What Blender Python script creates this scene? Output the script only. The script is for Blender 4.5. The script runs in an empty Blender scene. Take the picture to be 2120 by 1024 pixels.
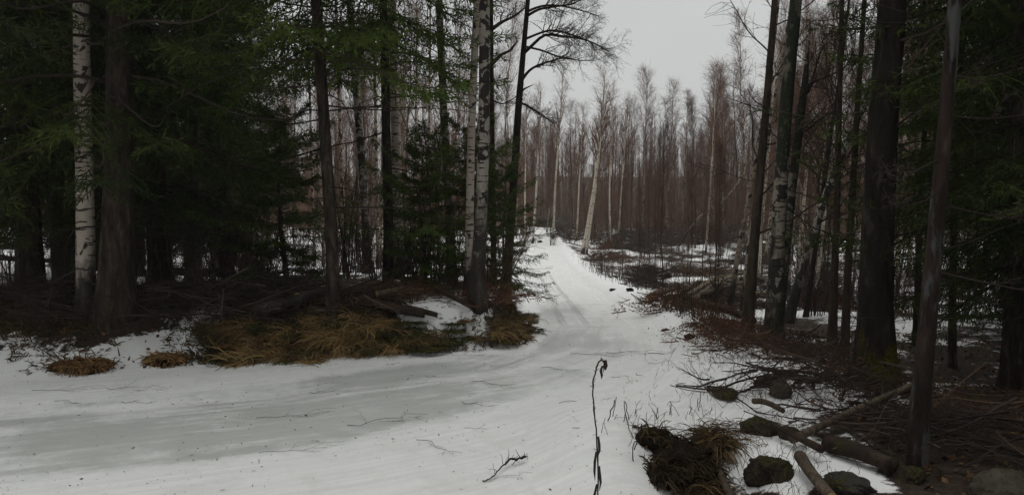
import bpy, math
import numpy as np
from mathutils import Vector

# ------------------------------------------------------------------ camera, sky, light
SC = bpy.context.scene
COL = SC.collection
F = 1601.0                      # focal length in photograph pixels (2120 x 1024)
CX, CY = 1060.0, 512.0
PITCH = math.radians(4.0)
EYE = np.array([0.0, 0.0, 1.6])

cam = bpy.data.cameras.new('camera')
cam.sensor_width = 36.0
cam.lens = F / 2120.0 * 36.0
cam.clip_start = 0.05
cam.clip_end = 3000
cam_o = bpy.data.objects.new('camera', cam)
cam_o.location = EYE
cam_o.rotation_euler = (math.pi / 2 - PITCH, 0, 0)
COL.objects.link(cam_o)
SC.camera = cam_o

world = bpy.data.worlds.new('World')
SC.world = world
world.use_nodes = True
wn, wl = world.node_tree.nodes, world.node_tree.links
wn.clear()
SUN_EL, SUN_AZ = math.radians(74), math.radians(200)
sky = wn.new('ShaderNodeTexSky')
sky.sky_type = 'NISHITA'
sky.sun_disc = False
sky.sun_elevation = SUN_EL
sky.sun_rotation = SUN_AZ
sky.air_density = 1.0
sky.dust_density = 6.0
hs = wn.new('ShaderNodeHueSaturation')
hs.inputs['Saturation'].default_value = 0.12
mixw = wn.new('ShaderNodeMix')
mixw.data_type = 'RGBA'
mixw.inputs['Factor'].default_value = 0.9          # an overcast deck, even in every direction
mixw.inputs['B'].default_value = (6.3, 6.4, 6.34, 1)
bg = wn.new('ShaderNodeBackground')
bg.inputs['Strength'].default_value = 0.1
wo = wn.new('ShaderNodeOutputWorld')
wl.new(sky.outputs[0], hs.inputs['Color'])
wl.new(hs.outputs[0], mixw.inputs['A'])
wtc = wn.new('ShaderNodeTexCoord')
wno = wn.new('ShaderNodeTexNoise')
wno.inputs['Scale'].default_value = 2.6
wno.inputs['Detail'].default_value = 5
wrp = wn.new('ShaderNodeValToRGB')
wrp.color_ramp.elements[0].position, wrp.color_ramp.elements[0].color = .3, (.93, .935, .945, 1)
wrp.color_ramp.elements[1].position, wrp.color_ramp.elements[1].color = .7, (1.06, 1.06, 1.05, 1)
wmu = wn.new('ShaderNodeMix')
wmu.data_type, wmu.blend_type = 'RGBA', 'MULTIPLY'
wmu.inputs['Factor'].default_value = 1.0
wl.new(wtc.outputs['Generated'], wno.inputs['Vector'])
wl.new(wno.outputs['Fac'], wrp.inputs['Fac'])
wl.new(mixw.outputs['Result'], wmu.inputs['A'])
wl.new(wrp.outputs['Color'], wmu.inputs['B'])
wl.new(wmu.outputs['Result'], bg.inputs['Color'])
wl.new(bg.outputs[0], wo.inputs['Surface'])

sun = bpy.data.lights.new('sun', 'SUN')
sun.energy = 1.2
sun.angle = math.radians(60)
sun.color = (1.0, 0.98, 0.94)
sun_o = bpy.data.objects.new('sun', sun)
sun_o.rotation_euler = (math.pi / 2 - SUN_EL, 0, math.pi - SUN_AZ + math.pi)
COL.objects.link(sun_o)

SC.view_settings.view_transform = 'Standard'
SC.view_settings.look = 'None'
SC.view_settings.exposure = 0.0
SC.view_settings.gamma = 1.0
SC.view_settings.use_curve_mapping = False
SC.render.engine = 'CYCLES'
SC.cycles.use_denoising = True
SC.cycles.max_bounces = 6
SC.cycles.diffuse_bounces = 3
SC.cycles.volume_bounces = 1
SC.cycles.transparent_max_bounces = 4

# ------------------------------------------------------------------ numbers
RNG = np.random.default_rng(11)


def smooth(a, b, x):
    t = np.clip((np.asarray(x, float) - a) / (b - a), 0, 1)
    return t * t * (3 - 2 * t)


def _hash(ix, iy, s):
    n = (ix.astype(np.int64) * 374761393 + iy.astype(np.int64) * 668265263 + s * 1274126177) & 0xFFFFFFFF
    n = ((n ^ (n >> 13)) * 1274126177) & 0xFFFFFFFF
    n = n ^ (n >> 16)
    return (n & 0xFFFFFF) / float(0xFFFFFF)


def vnoise(x, y, s=0):
    x = np.asarray(x, float); y = np.asarray(y, float)
    ix, iy = np.floor(x), np.floor(y)
    fx, fy = x - ix, y - iy
    fx = fx * fx * (3 - 2 * fx); fy = fy * fy * (3 - 2 * fy)
    a, b = _hash(ix, iy, s), _hash(ix + 1, iy, s)
    c, d = _hash(ix, iy + 1, s), _hash(ix + 1, iy + 1, s)
    return (a * (1 - fx) + b * fx) * (1 - fy) + (c * (1 - fx) + d * fx) * fy


def fbm(x, y, s=0, o=4):
    v, amp, tot = 0, 1.0, 0
    for i in range(o):
        v = v + amp * vnoise(x * 2 ** i, y * 2 ** i, s + i * 17)
        tot += amp; amp *= .5
    return v / tot


def seg_dist(x, y, P):
    """signed distance (left of travel positive) and arc length to a polyline in plan"""
    best = np.full(np.shape(x), 1e9); sg = np.ones(np.shape(x)); arc = np.zeros(np.shape(x))
    L = 0.0
    for (ax, ay), (bx, by) in zip(P[:-1], P[1:]):
        dx, dy = bx - ax, by - ay
        ll = math.hypot(dx, dy)
        t = np.clip(((x - ax) * dx + (y - ay) * dy) / (ll * ll), 0, 1)
        px, py = x - (ax + t * dx), y - (ay + t * dy)
        d = np.hypot(px, py)
        m = d < best
        best = np.where(m, d, best)
        sg = np.where(m, np.sign(dx * py - dy * px), sg)
        arc = np.where(m, L + t * ll, arc)
        L += ll
    return best * np.where(sg == 0, 1, sg), arc


EDGE_L = [(-30, -3), (-16, 1.6), (-8.5, 4.9), (-4.35, 6.57), (-2.57, 7.3), (-1.24, 7.65), (-.3, 7.95), (0.12, 8.25), (.22, 8.8), (.26, 11), (.26, 17.5),
          (.3, 27), (.9, 41), (1.9, 56), (4, 80)]
EDGE_R = [(-4, -6), (-.5, 1.2), (1.0, 3.6), (1.9, 5.5), (2.2, 7), (2.0, 8.4), (2.05, 12.4), (2.4, 23), (2.5, 31), (2.7, 41), (2.9, 54), (5, 80)]
MID = [(-30, -5), (-16, -.4), (-8, 3.0), (-4, 4.7), (-1.6, 5.7), (0, 6.75), (.85, 8.2), (1.1, 10), (1.15, 14), (1.3, 22), (1.45, 30), (1.8, 41), (2.4, 55), (4.5, 80)]


def base_z(y):
    k = [-60, 0, 6, 8.5, 14, 20, 28, 38, 52, 65, 90, 130, 180, 260, 420, 900]
    z = [.4, 0, 0, -.03, -.36, -.80, -1.25, -1.5, -1.5, -1.35, -1.0, .0, 2.5, 7, 11, 11]
    f = lambda q: np.interp(q, k, z)
    return (f(y - 1.5) + f(y - .75) + f(y) + f(y + .75) + f(y + 1.5)) / 5


def hgt(x, y):
    x = np.asarray(x, float); y = np.asarray(y, float)
    z = base_z(y)
    sl, al = seg_dist(x, y, EDGE_L)
    # the left bank: steep and grassy near the bend, broad and snowy further left
    wid = np.interp(x, [-9, -4, -2.6, 0, 3], [1.7, 1.5, .8, .5, .5])
    hb = np.interp(y, [4, 8.5, 12, 20, 40, 70], [.42, .47, .42, .30, .16, .0])
    wob = (fbm(x * 1.7, y * 1.7, 3) - .5) * .5
    z = z + hb * smooth(0, 1, (sl + wob * smooth(0, .4, sl)) / wid)
    z = z + smooth(.6, 4, sl) * (fbm(x * .35, y * .35, 9) - .45) * .55
    # right verge: snow berm, then lower rough ground
    sr, ar = seg_dist(x, y, EDGE_R)
    r = -sr
    z = z + .10 * np.exp(-((r - .25) / .35) ** 2) * smooth(5, 7, y) - .22 * smooth(.5, 2.2, r) * smooth(5.5, 8, y)
    z = z + smooth(.3, 4, r) * (fbm(x * .5, y * .5, 21) - .5) * (.25 + .5 * smooth(10, 30, y))
    # foreground: snow hump with a hollow behind it
    z = z + .16 * np.exp(-(((x - .62) / .42) ** 2 + ((y - 4.9) / .9) ** 2))
    z = z - .30 * np.exp(-(((x - 1.12) / .36) ** 2 + ((y - 4.25) / .55) ** 2))
    z = z + .12 * np.exp(-(((x - 1.75) / .6) ** 2 + ((y - 6.6) / .8) ** 2))
    inroad = smooth(-.35, .1, sl) + smooth(-.3, .3, r)
    z = z + (fbm(x * 1.3, y * 1.3, 40) - .5) * .07 * np.clip(inroad + .25, 0, 1)
    z = z + (fbm(x * 6, y * 6, 50, 3) - .5) * .035 * np.clip(inroad + .12, 0, 1)
    # shallow ruts along the road
    sm, am = seg_dist(x, y, MID)
    rut = np.exp(-((np.abs(sm + .1) - .62) / .2) ** 2) * (np.abs(sm) < 1.5)
    z = z - rut * .026 * smooth(0, 3, y + 2)
    return z


def H(x, y):
    return float(hgt(np.array([x]), np.array([y]))[0])


def ray(u, v):
    a, b = (u - CX) / F, (CY - v) / F
    c, s = math.cos(PITCH), math.sin(PITCH)
    return np.array([a, c + b * s, -s + b * c])


_ts = np.geomspace(2.0, 400, 2600)


def cast(u, v):
    d = ray(u, v)
    P = EYE + _ts[:, None] * d
    g = hgt(P[:, 0], P[:, 1])
    k = np.argmax(P[:, 2] < g)
    if P[k, 2] >= g[k]:
        k = len(_ts) - 1
    return np.array([P[k, 0], P[k, 1], g[k]])


def at(u, v, d):
    """the point seen at (u, v) on the upright plane d metres ahead"""
    r = ray(u, v)
    return EYE + r * (d / r[1])


def xat(u, d):
    return (u - CX) / F * d


# ------------------------------------------------------------------ mesh building
def make_mesh(name, V, Q=None, T=None, attrs=None, mats=(), smooth_=True, midx=None):
    V = np.asarray(V, np.float32).reshape(-1, 3)
    parts, tot = [], []
    if Q is not None and len(Q):
        Q = np.asarray(Q, np.int32); parts.append(Q.ravel()); tot.append(np.full(len(Q), 4))
    if T is not None and len(T):
        T = np.asarray(T, np.int32); parts.append(T.ravel()); tot.append(np.full(len(T), 3))
    loops = np.concatenate(parts).astype(np.int32); tot = np.concatenate(tot)
    st = np.concatenate([[0], np.cumsum(tot)[:-1]]).astype(np.int32)
    me = bpy.data.meshes.new(name)
    me.vertices.add(len(V)); me.vertices.foreach_set('co', V.ravel())
    me.loops.add(len(loops)); me.loops.foreach_set('vertex_index', loops)
    me.polygons.add(len(st)); me.polygons.foreach_set('loop_start', st)
    me.polygons.foreach_set('use_smooth', np.full(len(st), bool(smooth_)))
    if midx is not None:
        me.polygons.foreach_set('material_index', np.asarray(midx, np.int32))
    for k, a in (attrs or {}).items():
        at_ = me.attributes.new(k, 'FLOAT', 'POINT')
        at_.data.foreach_set('value', np.asarray(a, np.float32).ravel())
    for m in mats:
        me.materials.append(m)
    me.update(calc_edges=True)
    return me


class Geo:
    """collects vertices, quads, triangles and a tint per vertex"""
    def __init__(s):
        s.V, s.Q, s.T, s.C, s.n = [], [], [], [], 0

    def add(s, V, Q=None, T=None, tint=.5):
        V = np.asarray(V, float).reshape(-1, 3)
        s.V.append(V)
        if Q is not None and len(Q): s.Q.append(np.asarray(Q) + s.n)
        if T is not None and len(T): s.T.append(np.asarray(T) + s.n)
        s.C.append(np.broadcast_to(np.asarray(tint, float), (len(V),)) if np.ndim(tint) < 1 else np.asarray(tint, float).ravel())
        s.n += len(V)

    def mesh(s, name, mat, smooth_=True):
        V = np.concatenate(s.V)
        Q = np.concatenate(s.Q) if s.Q else None
        T = np.concatenate(s.T) if s.T else None
        return make_mesh(name, V, Q, T, {'tint': np.concatenate(s.C)}, [mat] if mat else [], smooth_)


def norm(v):
    return v / np.maximum(np.linalg.norm(v, axis=-1, keepdims=True), 1e-9)


def tubes(g, P, R, k=3, tint=None):
    """a batch of tapered tubes: P (B, N, 3), R (B, N)"""
    B, N, _ = P.shape
    T = np.gradient(P, axis=1) if N > 1 else P
    T = norm(T)
    ref = np.where(np.abs(norm(P[:, -1] - P[:, 0])[:, 2:3]) > .8, np.array([[1., .13, 0]]), np.array([[.1, 0, 1.]]))[:, None, :]
    U = norm(np.cross(T, np.broadcast_to(ref, T.shape)))
    W = np.cross(T, U)
    a = np.arange(k) * 2 * math.pi / k
    V = P[:, :, None, :] + R[:, :, None, None] * (np.cos(a)[None, None, :, None] * U[:, :, None, :] + np.sin(a)[None, None, :, None] * W[:, :, None, :])
    b = (np.arange(B) * N * k)[:, None, None]; i = (np.arange(N - 1) * k)[None, :, None]; j = np.arange(k)[None, None, :]
    jn = (j + 1) % k
    q = np.stack([b + i + j, b + i + jn, b + i + k + jn, b + i + k + j], -1).reshape(-1, 4)
    if tint is None:
        tint = RNG.random(B)
    tt = np.repeat(np.broadcast_to(np.asarray(tint, float), (B,)), N * k)
    g.add(V.reshape(-1, 3), q, None, tt)


def ribbons(g, P, Wd, side=None, tint=None):
    """flat tapering blades: P (B, N, 3), Wd (B, N) half widths"""
    B, N, _ = P.shape
    T = norm(np.gradient(P, axis=1))
    if side is None:
        side = norm(RNG.normal(size=(B, 3)))
    S = norm(np.cross(T, np.broadcast_to(side[:, None, :], T.shape)))
    V = np.stack([P - S * Wd[..., None], P + S * Wd[..., None]], 2)
    b = (np.arange(B) * N * 2)[:, None]; i = (np.arange(N - 1) * 2)[None, :]
    q = np.stack([b + i, b + i + 1, b + i + 3, b + i + 2], -1).reshape(-1, 4)
    if tint is None:
        tint = RNG.random(B)
    g.add(V.reshape(-1, 3), q, None, np.repeat(np.broadcast_to(np.asarray(tint, float), (B,)), N * 2))


def along(P, R, t):
    """points, tangents, radii at parameters t (B, M) of polylines P (B, N, 3)"""
    B, N, _ = P.shape
    f = np.clip(t, 0, .9999) * (N - 1)
    i = f.astype(int); w = (f - i)[..., None]
    bi = np.arange(B)[:, None]
    a, b = P[bi, i], P[bi, i + 1]
    r = R[bi, i] * (1 - w[..., 0]) + R[bi, i + 1] * w[..., 0]
    return a * (1 - w) + b * w, norm(b - a), r


def children(P, R, M, t0, t1, ang, length, N, up=0.0, wob=.15, rr=.6, rmin=.002, flat=0.0, tmin=None):
    """M side branches on each polyline; length is a function of t; returns (B*M, N, 3), (B*M, N)"""
    B = len(P)
    t = t0 + (t1 - t0) * (np.arange(M)[None, :] + RNG.random((B, M))) / M
    p, tan, r = along(P, R, t)
    q = RNG.normal(size=(B, M, 3)); q[..., 2] *= (1 - flat)
    q = norm(q - (q * tan).sum(-1, keepdims=True) * tan)
    a = ang * (1 + RNG.normal(size=(B, M, 1)) * .22)
    d = np.cos(a) * tan + np.sin(a) * q
    L = length(t) * (.7 + .6 * RNG.random((B, M)))
    p = p.reshape(-1, 3); d = d.reshape(-1, 3); L = L.reshape(-1); r = r.reshape(-1)
    pts = [p]
    st = L / (N - 1)
    for i in range(N - 1):
        d = norm(d + np.array([0, 0, up / (N - 1)]) + RNG.normal(size=d.shape) * wob)
        p = p + d * st[:, None]
        pts.append(p)
    PP = np.stack(pts, 1)
    r0 = np.maximum(r * rr, rmin)
    RR = r0[:, None] * np.linspace(1, .35, N)[None, :]
    return PP, np.maximum(RR, rmin * .6)


# ------------------------------------------------------------------ materials
def mat(name, rough=.9, spec=.2):
    m = bpy.data.materials.new(name)
    m.use_nodes = True
    nt = m.node_tree
    b = nt.nodes['Principled BSDF']
    b.inputs['Roughness'].default_value = rough
    b.inputs['Specular IOR Level'].default_value = spec
    return m, nt, b


def N_(nt, t, **kw):
    n = nt.nodes.new(t)
    for k, v in kw.items():
        if k in n.inputs: n.inputs[k].default_value = v
        else: setattr(n, k, v)
    return n


def ramp(nt, fac, stops, interp='LINEAR'):
    r = nt.nodes.new('ShaderNodeValToRGB')
    r.color_ramp.interpolation = interp
    e = r.color_ramp.elements
    while len(e) < len(stops): e.new(.5)
    for q, (p, c) in zip(e, stops):
        q.position = p
        q.color = (*c, 1) if len(c) == 3 else c
    if fac is not None: nt.links.new(fac, r.inputs['Fac'])
    return r.outputs['Color']


def noise(nt, vec, scale, detail=4, rough=.6, dist=0):
    n = N_(nt, 'ShaderNodeTexNoise')
    n.inputs['Scale'].default_value = scale; n.inputs['Detail'].default_value = detail
    n.inputs['Roughness'].default_value = rough; n.inputs['Distortion'].default_value = dist
    if vec is not None: nt.links.new(vec, n.inputs['Vector'])
    return n.outputs['Fac']


def mapping(nt, vec, scale):
    m = N_(nt, 'ShaderNodeMapping'); m.inputs['Scale'].default_value = scale
    nt.links.new(vec, m.inputs['Vector'])
    return m.outputs[0]


def mixc(nt, fac, a, b, mode='MIX'):
    m = nt.nodes.new('ShaderNodeMix'); m.data_type = 'RGBA'; m.blend_type = mode
    for s, v in (('Factor', fac), ('A', a), ('B', b)):
        if hasattr(v, 'links') or hasattr(v, 'is_linked'): nt.links.new(v, m.inputs[s])
        else: m.inputs[s].default_value = v if s == 'Factor' else ((*v, 1) if len(v) == 3 else v)
    return m.outputs['Result']


def math_(nt, op, a, b=None, c=None):
    m = nt.nodes.new('ShaderNodeMath'); m.operation = op
    for i, v in enumerate((a, b, c)):
        if v is None: continue
        if hasattr(v, 'is_linked'): nt.links.new(v, m.inputs[i])
        else: m.inputs[i].default_value = v
    return m.outputs[0]


def mrange(nt, v, a, b, c=0., d=1.):
    m = nt.nodes.new('ShaderNodeMapRange'); m.interpolation_type = 'SMOOTHSTEP'
    nt.links.new(v, m.inputs['Value'])
    for k, x in zip(('From Min', 'From Max', 'To Min', 'To Max'), (a, b, c, d)): m.inputs[k].default_value = x
    return m.outputs[0]


def bump(nt, b, h, strength=.5, dist=.02):
    n = nt.nodes.new('ShaderNodeBump'); n.inputs['Strength'].default_value = strength; n.inputs['Distance'].default_value = dist
    nt.links.new(h, n.inputs['Height']); nt.links.new(n.outputs[0], b.inputs['Normal'])


def attr(nt, name):
    a = nt.nodes.new('ShaderNodeAttribute'); a.attribute_name = name
    return a.outputs['Fac']


def objco(nt):
    return nt.nodes.new('ShaderNodeTexCoord').outputs['Object']


def geopos(nt):
    return nt.nodes.new('ShaderNodeNewGeometry').outputs['Position']


M = {}
_a, _b = cast(1215, 672), cast(1140, 572)
_s, _l = seg_dist(np.array([_a[0], _b[0]]), np.array([_a[1], _b[1]]), MID)
TRK = (float(_s[0]), float(_l[0]), float((_s[1] - _s[0]) / (_l[1] - _l[0])), float(_l[1]))


def m_ground():
    m, nt, b = mat('snow_ground', .75, .25)
    pos = geopos(nt)
    bare, rs, rl, ice = attr(nt, 'bare'), attr(nt, 'rs'), attr(nt, 'rl'), attr(nt, 'ice')
    # snow: faintly dirty, granular
    n1 = noise(nt, pos, .9, 5); n2 = noise(nt, pos, 14, 6, .7); n3 = noise(nt, pos, 60, 3)
    snow = ramp(nt, n1, [(.25, (.76, .77, .76)), (.5, (.83, .835, .825)), (.75, (.87, .875, .865))])
    snow = mixc(nt, mrange(nt, n2, .55, .8, 0, .26), snow, (.42, .40, .36))
    # packed and icy road surface, streaked along the road
    comb = nt.nodes.new('ShaderNodeCombineXYZ')
    nt.links.new(math_(nt, 'MULTIPLY', rl, .28), comb.inputs[0]); nt.links.new(math_(nt, 'MULTIPLY', rs, 2.2), comb.inputs[1])
    st = noise(nt, comb.outputs[0], 1.6, 5, .62, .4)
    comb2 = nt.nodes.new('ShaderNodeCombineXYZ')
    nt.links.new(math_(nt, 'MULTIPLY', rl, .5), comb2.inputs[0]); nt.links.new(math_(nt, 'MULTIPLY', rs, 14.), comb2.inputs[1])
    st2 = noise(nt, comb2.outputs[0], 1.3, 5, .65, .3)
    iw = math_(nt, 'ADD', ice, math_(nt, 'MULTIPLY', math_(nt, 'SUBTRACT', st, .5), 1.7))
    iw = math_(nt, 'ADD', iw, math_(nt, 'ADD', math_(nt, 'MULTIPLY', math_(nt, 'SUBTRACT', st2, .5), 1.1), math_(nt, 'MULTIPLY', math_(nt, 'SUBTRACT', n2, .5), .7)))
    iw = math_(nt, 'ADD', iw, math_(nt, 'MULTIPLY', math_(nt, 'SUBTRACT', noise(nt, pos, 1.7, 5, .65, .8), .5), 1.3))
    icef = math_(nt, 'MULTIPLY', mrange(nt, iw, .22, 1.1), mrange(nt, ice, .0, .4))
    packed = mixc(nt, mrange(nt, st2, .25, .75), (.66, .67, .655), (.84, .845, .83))
    onroad = attr(nt, 'road')
    mott = noise(nt, pos, 3.2, 5, .7, .6)
    packed = mixc(nt, mrange(nt, mott, .45, .66, 0, .5), packed, (.58, .585, .56))
    c = mixc(nt, math_(nt, 'MULTIPLY', onroad, .7), snow, packed)
    icec = mixc(nt, n1, (.44, .455, .435), (.54, .55, .53))
    c = mixc(nt, icef, c, icec)
    # two narrow tyre lines wandering along the far stretch
    for off, ph in ((.0, 0.), (.30, .6)):
        path = math_(nt, 'ADD', math_(nt, 'MULTIPLY', math_(nt, 'SUBTRACT', rl, TRK[1]), TRK[2]), TRK[0] + off)
        dd = math_(nt, 'ABSOLUTE', math_(nt, 'SUBTRACT', rs, path))
        w = math_(nt, 'MULTIPLY', mrange(nt, dd, .025, .07, 1, 0), math_(nt, 'MULTIPLY', mrange(nt, rl, TRK[1] - 1, TRK[1] + 1), mrange(nt, rl, TRK[3], TRK[3] + 3, 1, 0)))
        c = mixc(nt, math_(nt, 'MULTIPLY', w, math_(nt, 'MULTIPLY', mrange(nt, st2, .3, .6), .55)), c, (.30, .30, .30))
    # forest floor: needle litter, moss, dead leaves
    l1 = noise(nt, pos, 22, 6, .75); l2 = noise(nt, pos, 1.6, 4)
    lit = ramp(nt, l1, [(.28, (.010, .007, .005)), (.48, (.032, .021, .014)), (.62, (.062, .040, .026)), (.78, (.12, .082, .05))])
    lit = mixc(nt, mrange(nt, l2, .5, .68, 0, .75), lit, ramp(nt, l1, [(.3, (.012, .018, .005)), (.7, (.06, .065, .018))]))
    e = math_(nt, 'ADD', bare, math_(nt, 'MULTIPLY', math_(nt, 'SUBTRACT', n2, .5), .9))
    e = math_(nt, 'ADD', e, math_(nt, 'MULTIPLY', math_(nt, 'SUBTRACT', noise(nt, pos, 4, 4), .5), .6))
    bf = mrange(nt, e, .44, .56)
    c = mixc(nt, bf, c, lit)
    nt.links.new(c, b.inputs['Base Color'])
    ro = math_(nt, 'SUBTRACT', .8, math_(nt, 'MULTIPLY', icef, .48))
    nt.links.new(ro, b.inputs['Roughness'])
    hb = math_(nt, 'ADD', math_(nt, 'MULTIPLY', n2, .6), math_(nt, 'MULTIPLY', n3, .25))
    hb = math_(nt, 'MULTIPLY', hb, math_(nt, 'SUBTRACT', 1.0, math_(nt, 'MULTIPLY', icef, .8)))
    hb = math_(nt, 'ADD', hb, math_(nt, 'MULTIPLY', math_(nt, 'MULTIPLY', math_(nt, 'MULTIPLY', st2, n1), onroad), .7))
    hb = math_(nt, 'ADD', hb, math_(nt, 'MULTIPLY', math_(nt, 'MULTIPLY', l1, bf), 1.5))
    bump(nt, b, hb, .65, .03)
    return m


def m_birch(name, pale, dark_amt, base_dark, moss=0.):
    m, nt, b = mat(name, .8, .2)
    co = objco(nt)
    len_ = noise(nt, mapping(nt, co, (5.5, 5.5, 34)), 1.0, 2, .5)          # short dashes round the stem
    patch = noise(nt, mapping(nt, co, (8.5, 8.5, 7.5)), 1.0, 3, .55, .5)    # large black scars
    fine = noise(nt, co, 40, 4)
    warm = noise(nt, mapping(nt, co, (2, 2, 1.2)), 1.0, 3)
    c = mixc(nt, warm, pale, tuple(x * y for x, y in zip(pale, (.80, .72, .64))))
    c = mixc(nt, mrange(nt, fine, .4, .75, 0, .35), c, (.22, .19, .17))
    c = mixc(nt, mrange(nt, len_, .585, .64, 0, .92), c, (.025, .02, .018))
    t = .60 - dark_amt
    c = mixc(nt, mrange(nt, patch, t, t + .05, 0, .95), c, (.02, .017, .015))
    sep = nt.nodes.new('ShaderNodeSeparateXYZ'); nt.links.new(co, sep.inputs[0])
    z = sep.outputs[2]
    bd = math_(nt, 'ADD', math_(nt, 'DIVIDE', z, -base_dark), math_(nt, 'MULTIPLY', noise(nt, mapping(nt, co, (7, 7, 2)), 1.0, 4), 1.6))
    bc = ramp(nt, noise(nt, mapping(nt, co, (14, 14, 4)), 1.0, 5), [(.3, (.012, .010, .008)), (.6, (.05, .042, .034)), (.8, (.13, .115, .10))])
    c = mixc(nt, mrange(nt, bd, .05, .45), c, bc)
    if moss > 0:
        mz = noise(nt, mapping(nt, co, (3, 3, .9)), 1.0, 5)
        c = mixc(nt, mrange(nt, mz, .62 - moss, .75 - moss), c, ramp(nt, fine, [(.3, (.010, .014, .008)), (.7, (.035, .042, .026))]))
    nt.links.new(c, b.inputs['Base Color'])
    bump(nt, b, math_(nt, 'ADD', patch, math_(nt, 'MULTIPLY', fine, .5)), .5, .02)
    return m


def m_bark(name, stops, moss=0., mosscol=((.012, .02, .004), (.06, .07, .012)), scale=(16, 16, 3.5), mz=None, plate=False):
    m, nt, b = mat(name, .95, .1)
    co = objco(nt)
    n = noise(nt, mapping(nt, co, scale), 1.0, 6, .68, .5)
    big = noise(nt, mapping(nt, co, (2.5, 2.5, .9)), 1.0, 4)
    c = ramp(nt, n, stops)
    c = mixc(nt, mrange(nt, big, .35, .7, 0, .45), c, (.02, .017, .014))
    if plate:
        pl = noise(nt, mapping(nt, co, (9, 9, 2.2)), 1.0, 4, .6)
        c = mixc(nt, mrange(nt, pl, .52, .60, 0, .8), c, (.095, .10, .097))
    if moss > 0:
        mo = noise(nt, mapping(nt, co, (3.5, 3.5, 1.6)), 1.0, 5)
        e = mo
        if mz:
            sep = nt.nodes.new('ShaderNodeSeparateXYZ'); nt.links.new(co, sep.inputs[0])
            e = math_(nt, 'ADD', mo, mrange(nt, sep.outputs[2], 0, mz, .22, -.08))
        c = mixc(nt, mrange(nt, e, .66 - moss, .80 - moss), c, ramp(nt, noise(nt, co, 45, 4), [(.3, mosscol[0]), (.7, mosscol[1])]))
    nt.links.new(c, b.inputs['Base Color'])
    bump(nt, b, n, .9, .03)
    return m


def m_tint(name, stops, rough=.9, spec=.15, nsc=None):
    """colour by the per-blade or per-twig tint, with a little noise"""
    m, nt, b = mat(name, rough, spec)
    t = attr(nt, 'tint')
    f = math_(nt, 'ADD', math_(nt, 'MULTIPLY', t, .7), math_(nt, 'MULTIPLY', noise(nt, geopos(nt), nsc or 1.3, 4), .42))
    nt.links.new(ramp(nt, math_(nt, 'SUBTRACT', f, .05), stops), b.inputs['Base Color'])
    return m


def m_rock(name, c1, c2, moss):
    m, nt, b = mat(name, .92, .15)
    co = objco(nt)
    n = noise(nt, co, 9, 8, .72); sp = noise(nt, co, 55, 3)
    c = ramp(nt, n, [(.3, c1), (.7, c2)])
    c = mixc(nt, mrange(nt, sp, .58, .7, 0, .5), c, (.02, .02, .018))
    ge = nt.nodes.new('ShaderNodeNewGeometry'); sep = nt.nodes.new('ShaderNodeSeparateXYZ')
    nt.links.new(ge.outputs['Normal'], sep.inputs[0])
    e = math_(nt, 'ADD', math_(nt, 'MULTIPLY', sep.outputs[2], .25), noise(nt, co, 3.2, 5))
    c = mixc(nt, mrange(nt, e, .78 - moss, .92 - moss), c, ramp(nt, sp, [(.35, (.022, .024, .007)), (.7, (.10, .092, .03))]))
    nt.links.new(c, b.inputs['Base Color'])
    bump(nt, b, n, 1., .12)
    return m


M['ground'] = m_ground()
M['birch'] = m_birch('birch_bark_near', (.50, .45, .40), .01, .9)
M['birch_scarred'] = m_birch('birch_bark_scarred', (.38, .36, .33), .11, 1.8)
M['birch_mossy'] = m_birch('birch_bark_mossy', (.30, .27, .23), .13, 1.0, .20)
M['birch_pale'] = m_birch('birch_bark_pale', (.62, .57, .48), .0, .6)
M['birch_far'] = m_birch('birch_bark_far', (.37, .31, .25), .08, 1.1)
M['spruce_bark'] = m_bark('spruce_bark', [(.32, (.012, .009, .007)), (.52, (.048, .036, .028)), (.72, (.13, .11, .09))], .06)
M['dark_bark'] = m_bark('dark_bark', [(.3, (.014, .011, .009)), (.55, (.045, .036, .028)), (.78, (.10, .085, .07))], .02)
M['brown_bark'] = m_bark('brown_bark', [(.3, (.03, .022, .016)), (.55, (.085, .064, .047)), (.78, (.15, .12, .095))], .0)
M['aspen_moss'] = m_bark('mossy_old_bark', [(.32, (.006, .005, .004)), (.55, (.022, .018, .014)), (.75, (.075, .066, .055))], .08, ((.016, .018, .003), (.10, .09, .010)), (11, 11, 3), 1.1)
M['pine_bark'] = m_bark('reddish_bark', [(.32, (.014, .010, .008)), (.55, (.046, .032, .026)), (.76, (.11, .084, .07))], .05, scale=(12, 12, 3), plate=True)
M['log_bark'] = m_bark('log_bark', [(.3, (.05, .038, .028)), (.55, (.13, .10, .072)), (.78, (.26, .22, .17))], .04, scale=(20, 20, 5))
M['log_pale'] = m_bark('log_pale_bark', [(.3, (.10, .08, .055)), (.55, (.22, .18, .125)), (.78, (.36, .31, .23))], .02, scale=(20, 20, 5))
M['log_dark'] = m_bark('log_dark_bark', [(.3, (.018, .012, .009)), (.55, (.05, .035, .026)), (.78, (.11, .085, .065))], .06)
M['log_red'] = m_bark('log_red_bark', [(.3, (.03, .016, .011)), (.55, (.085, .045, .030)), (.78, (.15, .085, .06))], .0)
m, nt, b = mat('cut_wood', .85)
nt.links.new(ramp(nt, noise(nt, objco(nt), 30, 5), [(.3, (.20, .13, .05)), (.7, (.38, .27, .12))]), b.inputs['Base Color'])
M['cut'] = m
M['needles'] = m_tint('spruce_needles', [(.1, (.013, .018, .006)), (.45, (.030, .042, .011)), (.75, (.055, .070, .015)), (1, (.095, .098, .020))], .85, .12, 1.1)
M['needles_young'] = m_tint('young_spruce_needles', [(.1, (.022, .034, .009)), (.45, (.055, .085, .018)), (.75, (.09, .125, .026)), (1, (.13, .155, .036))], .85, .12, 1.4)
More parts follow.
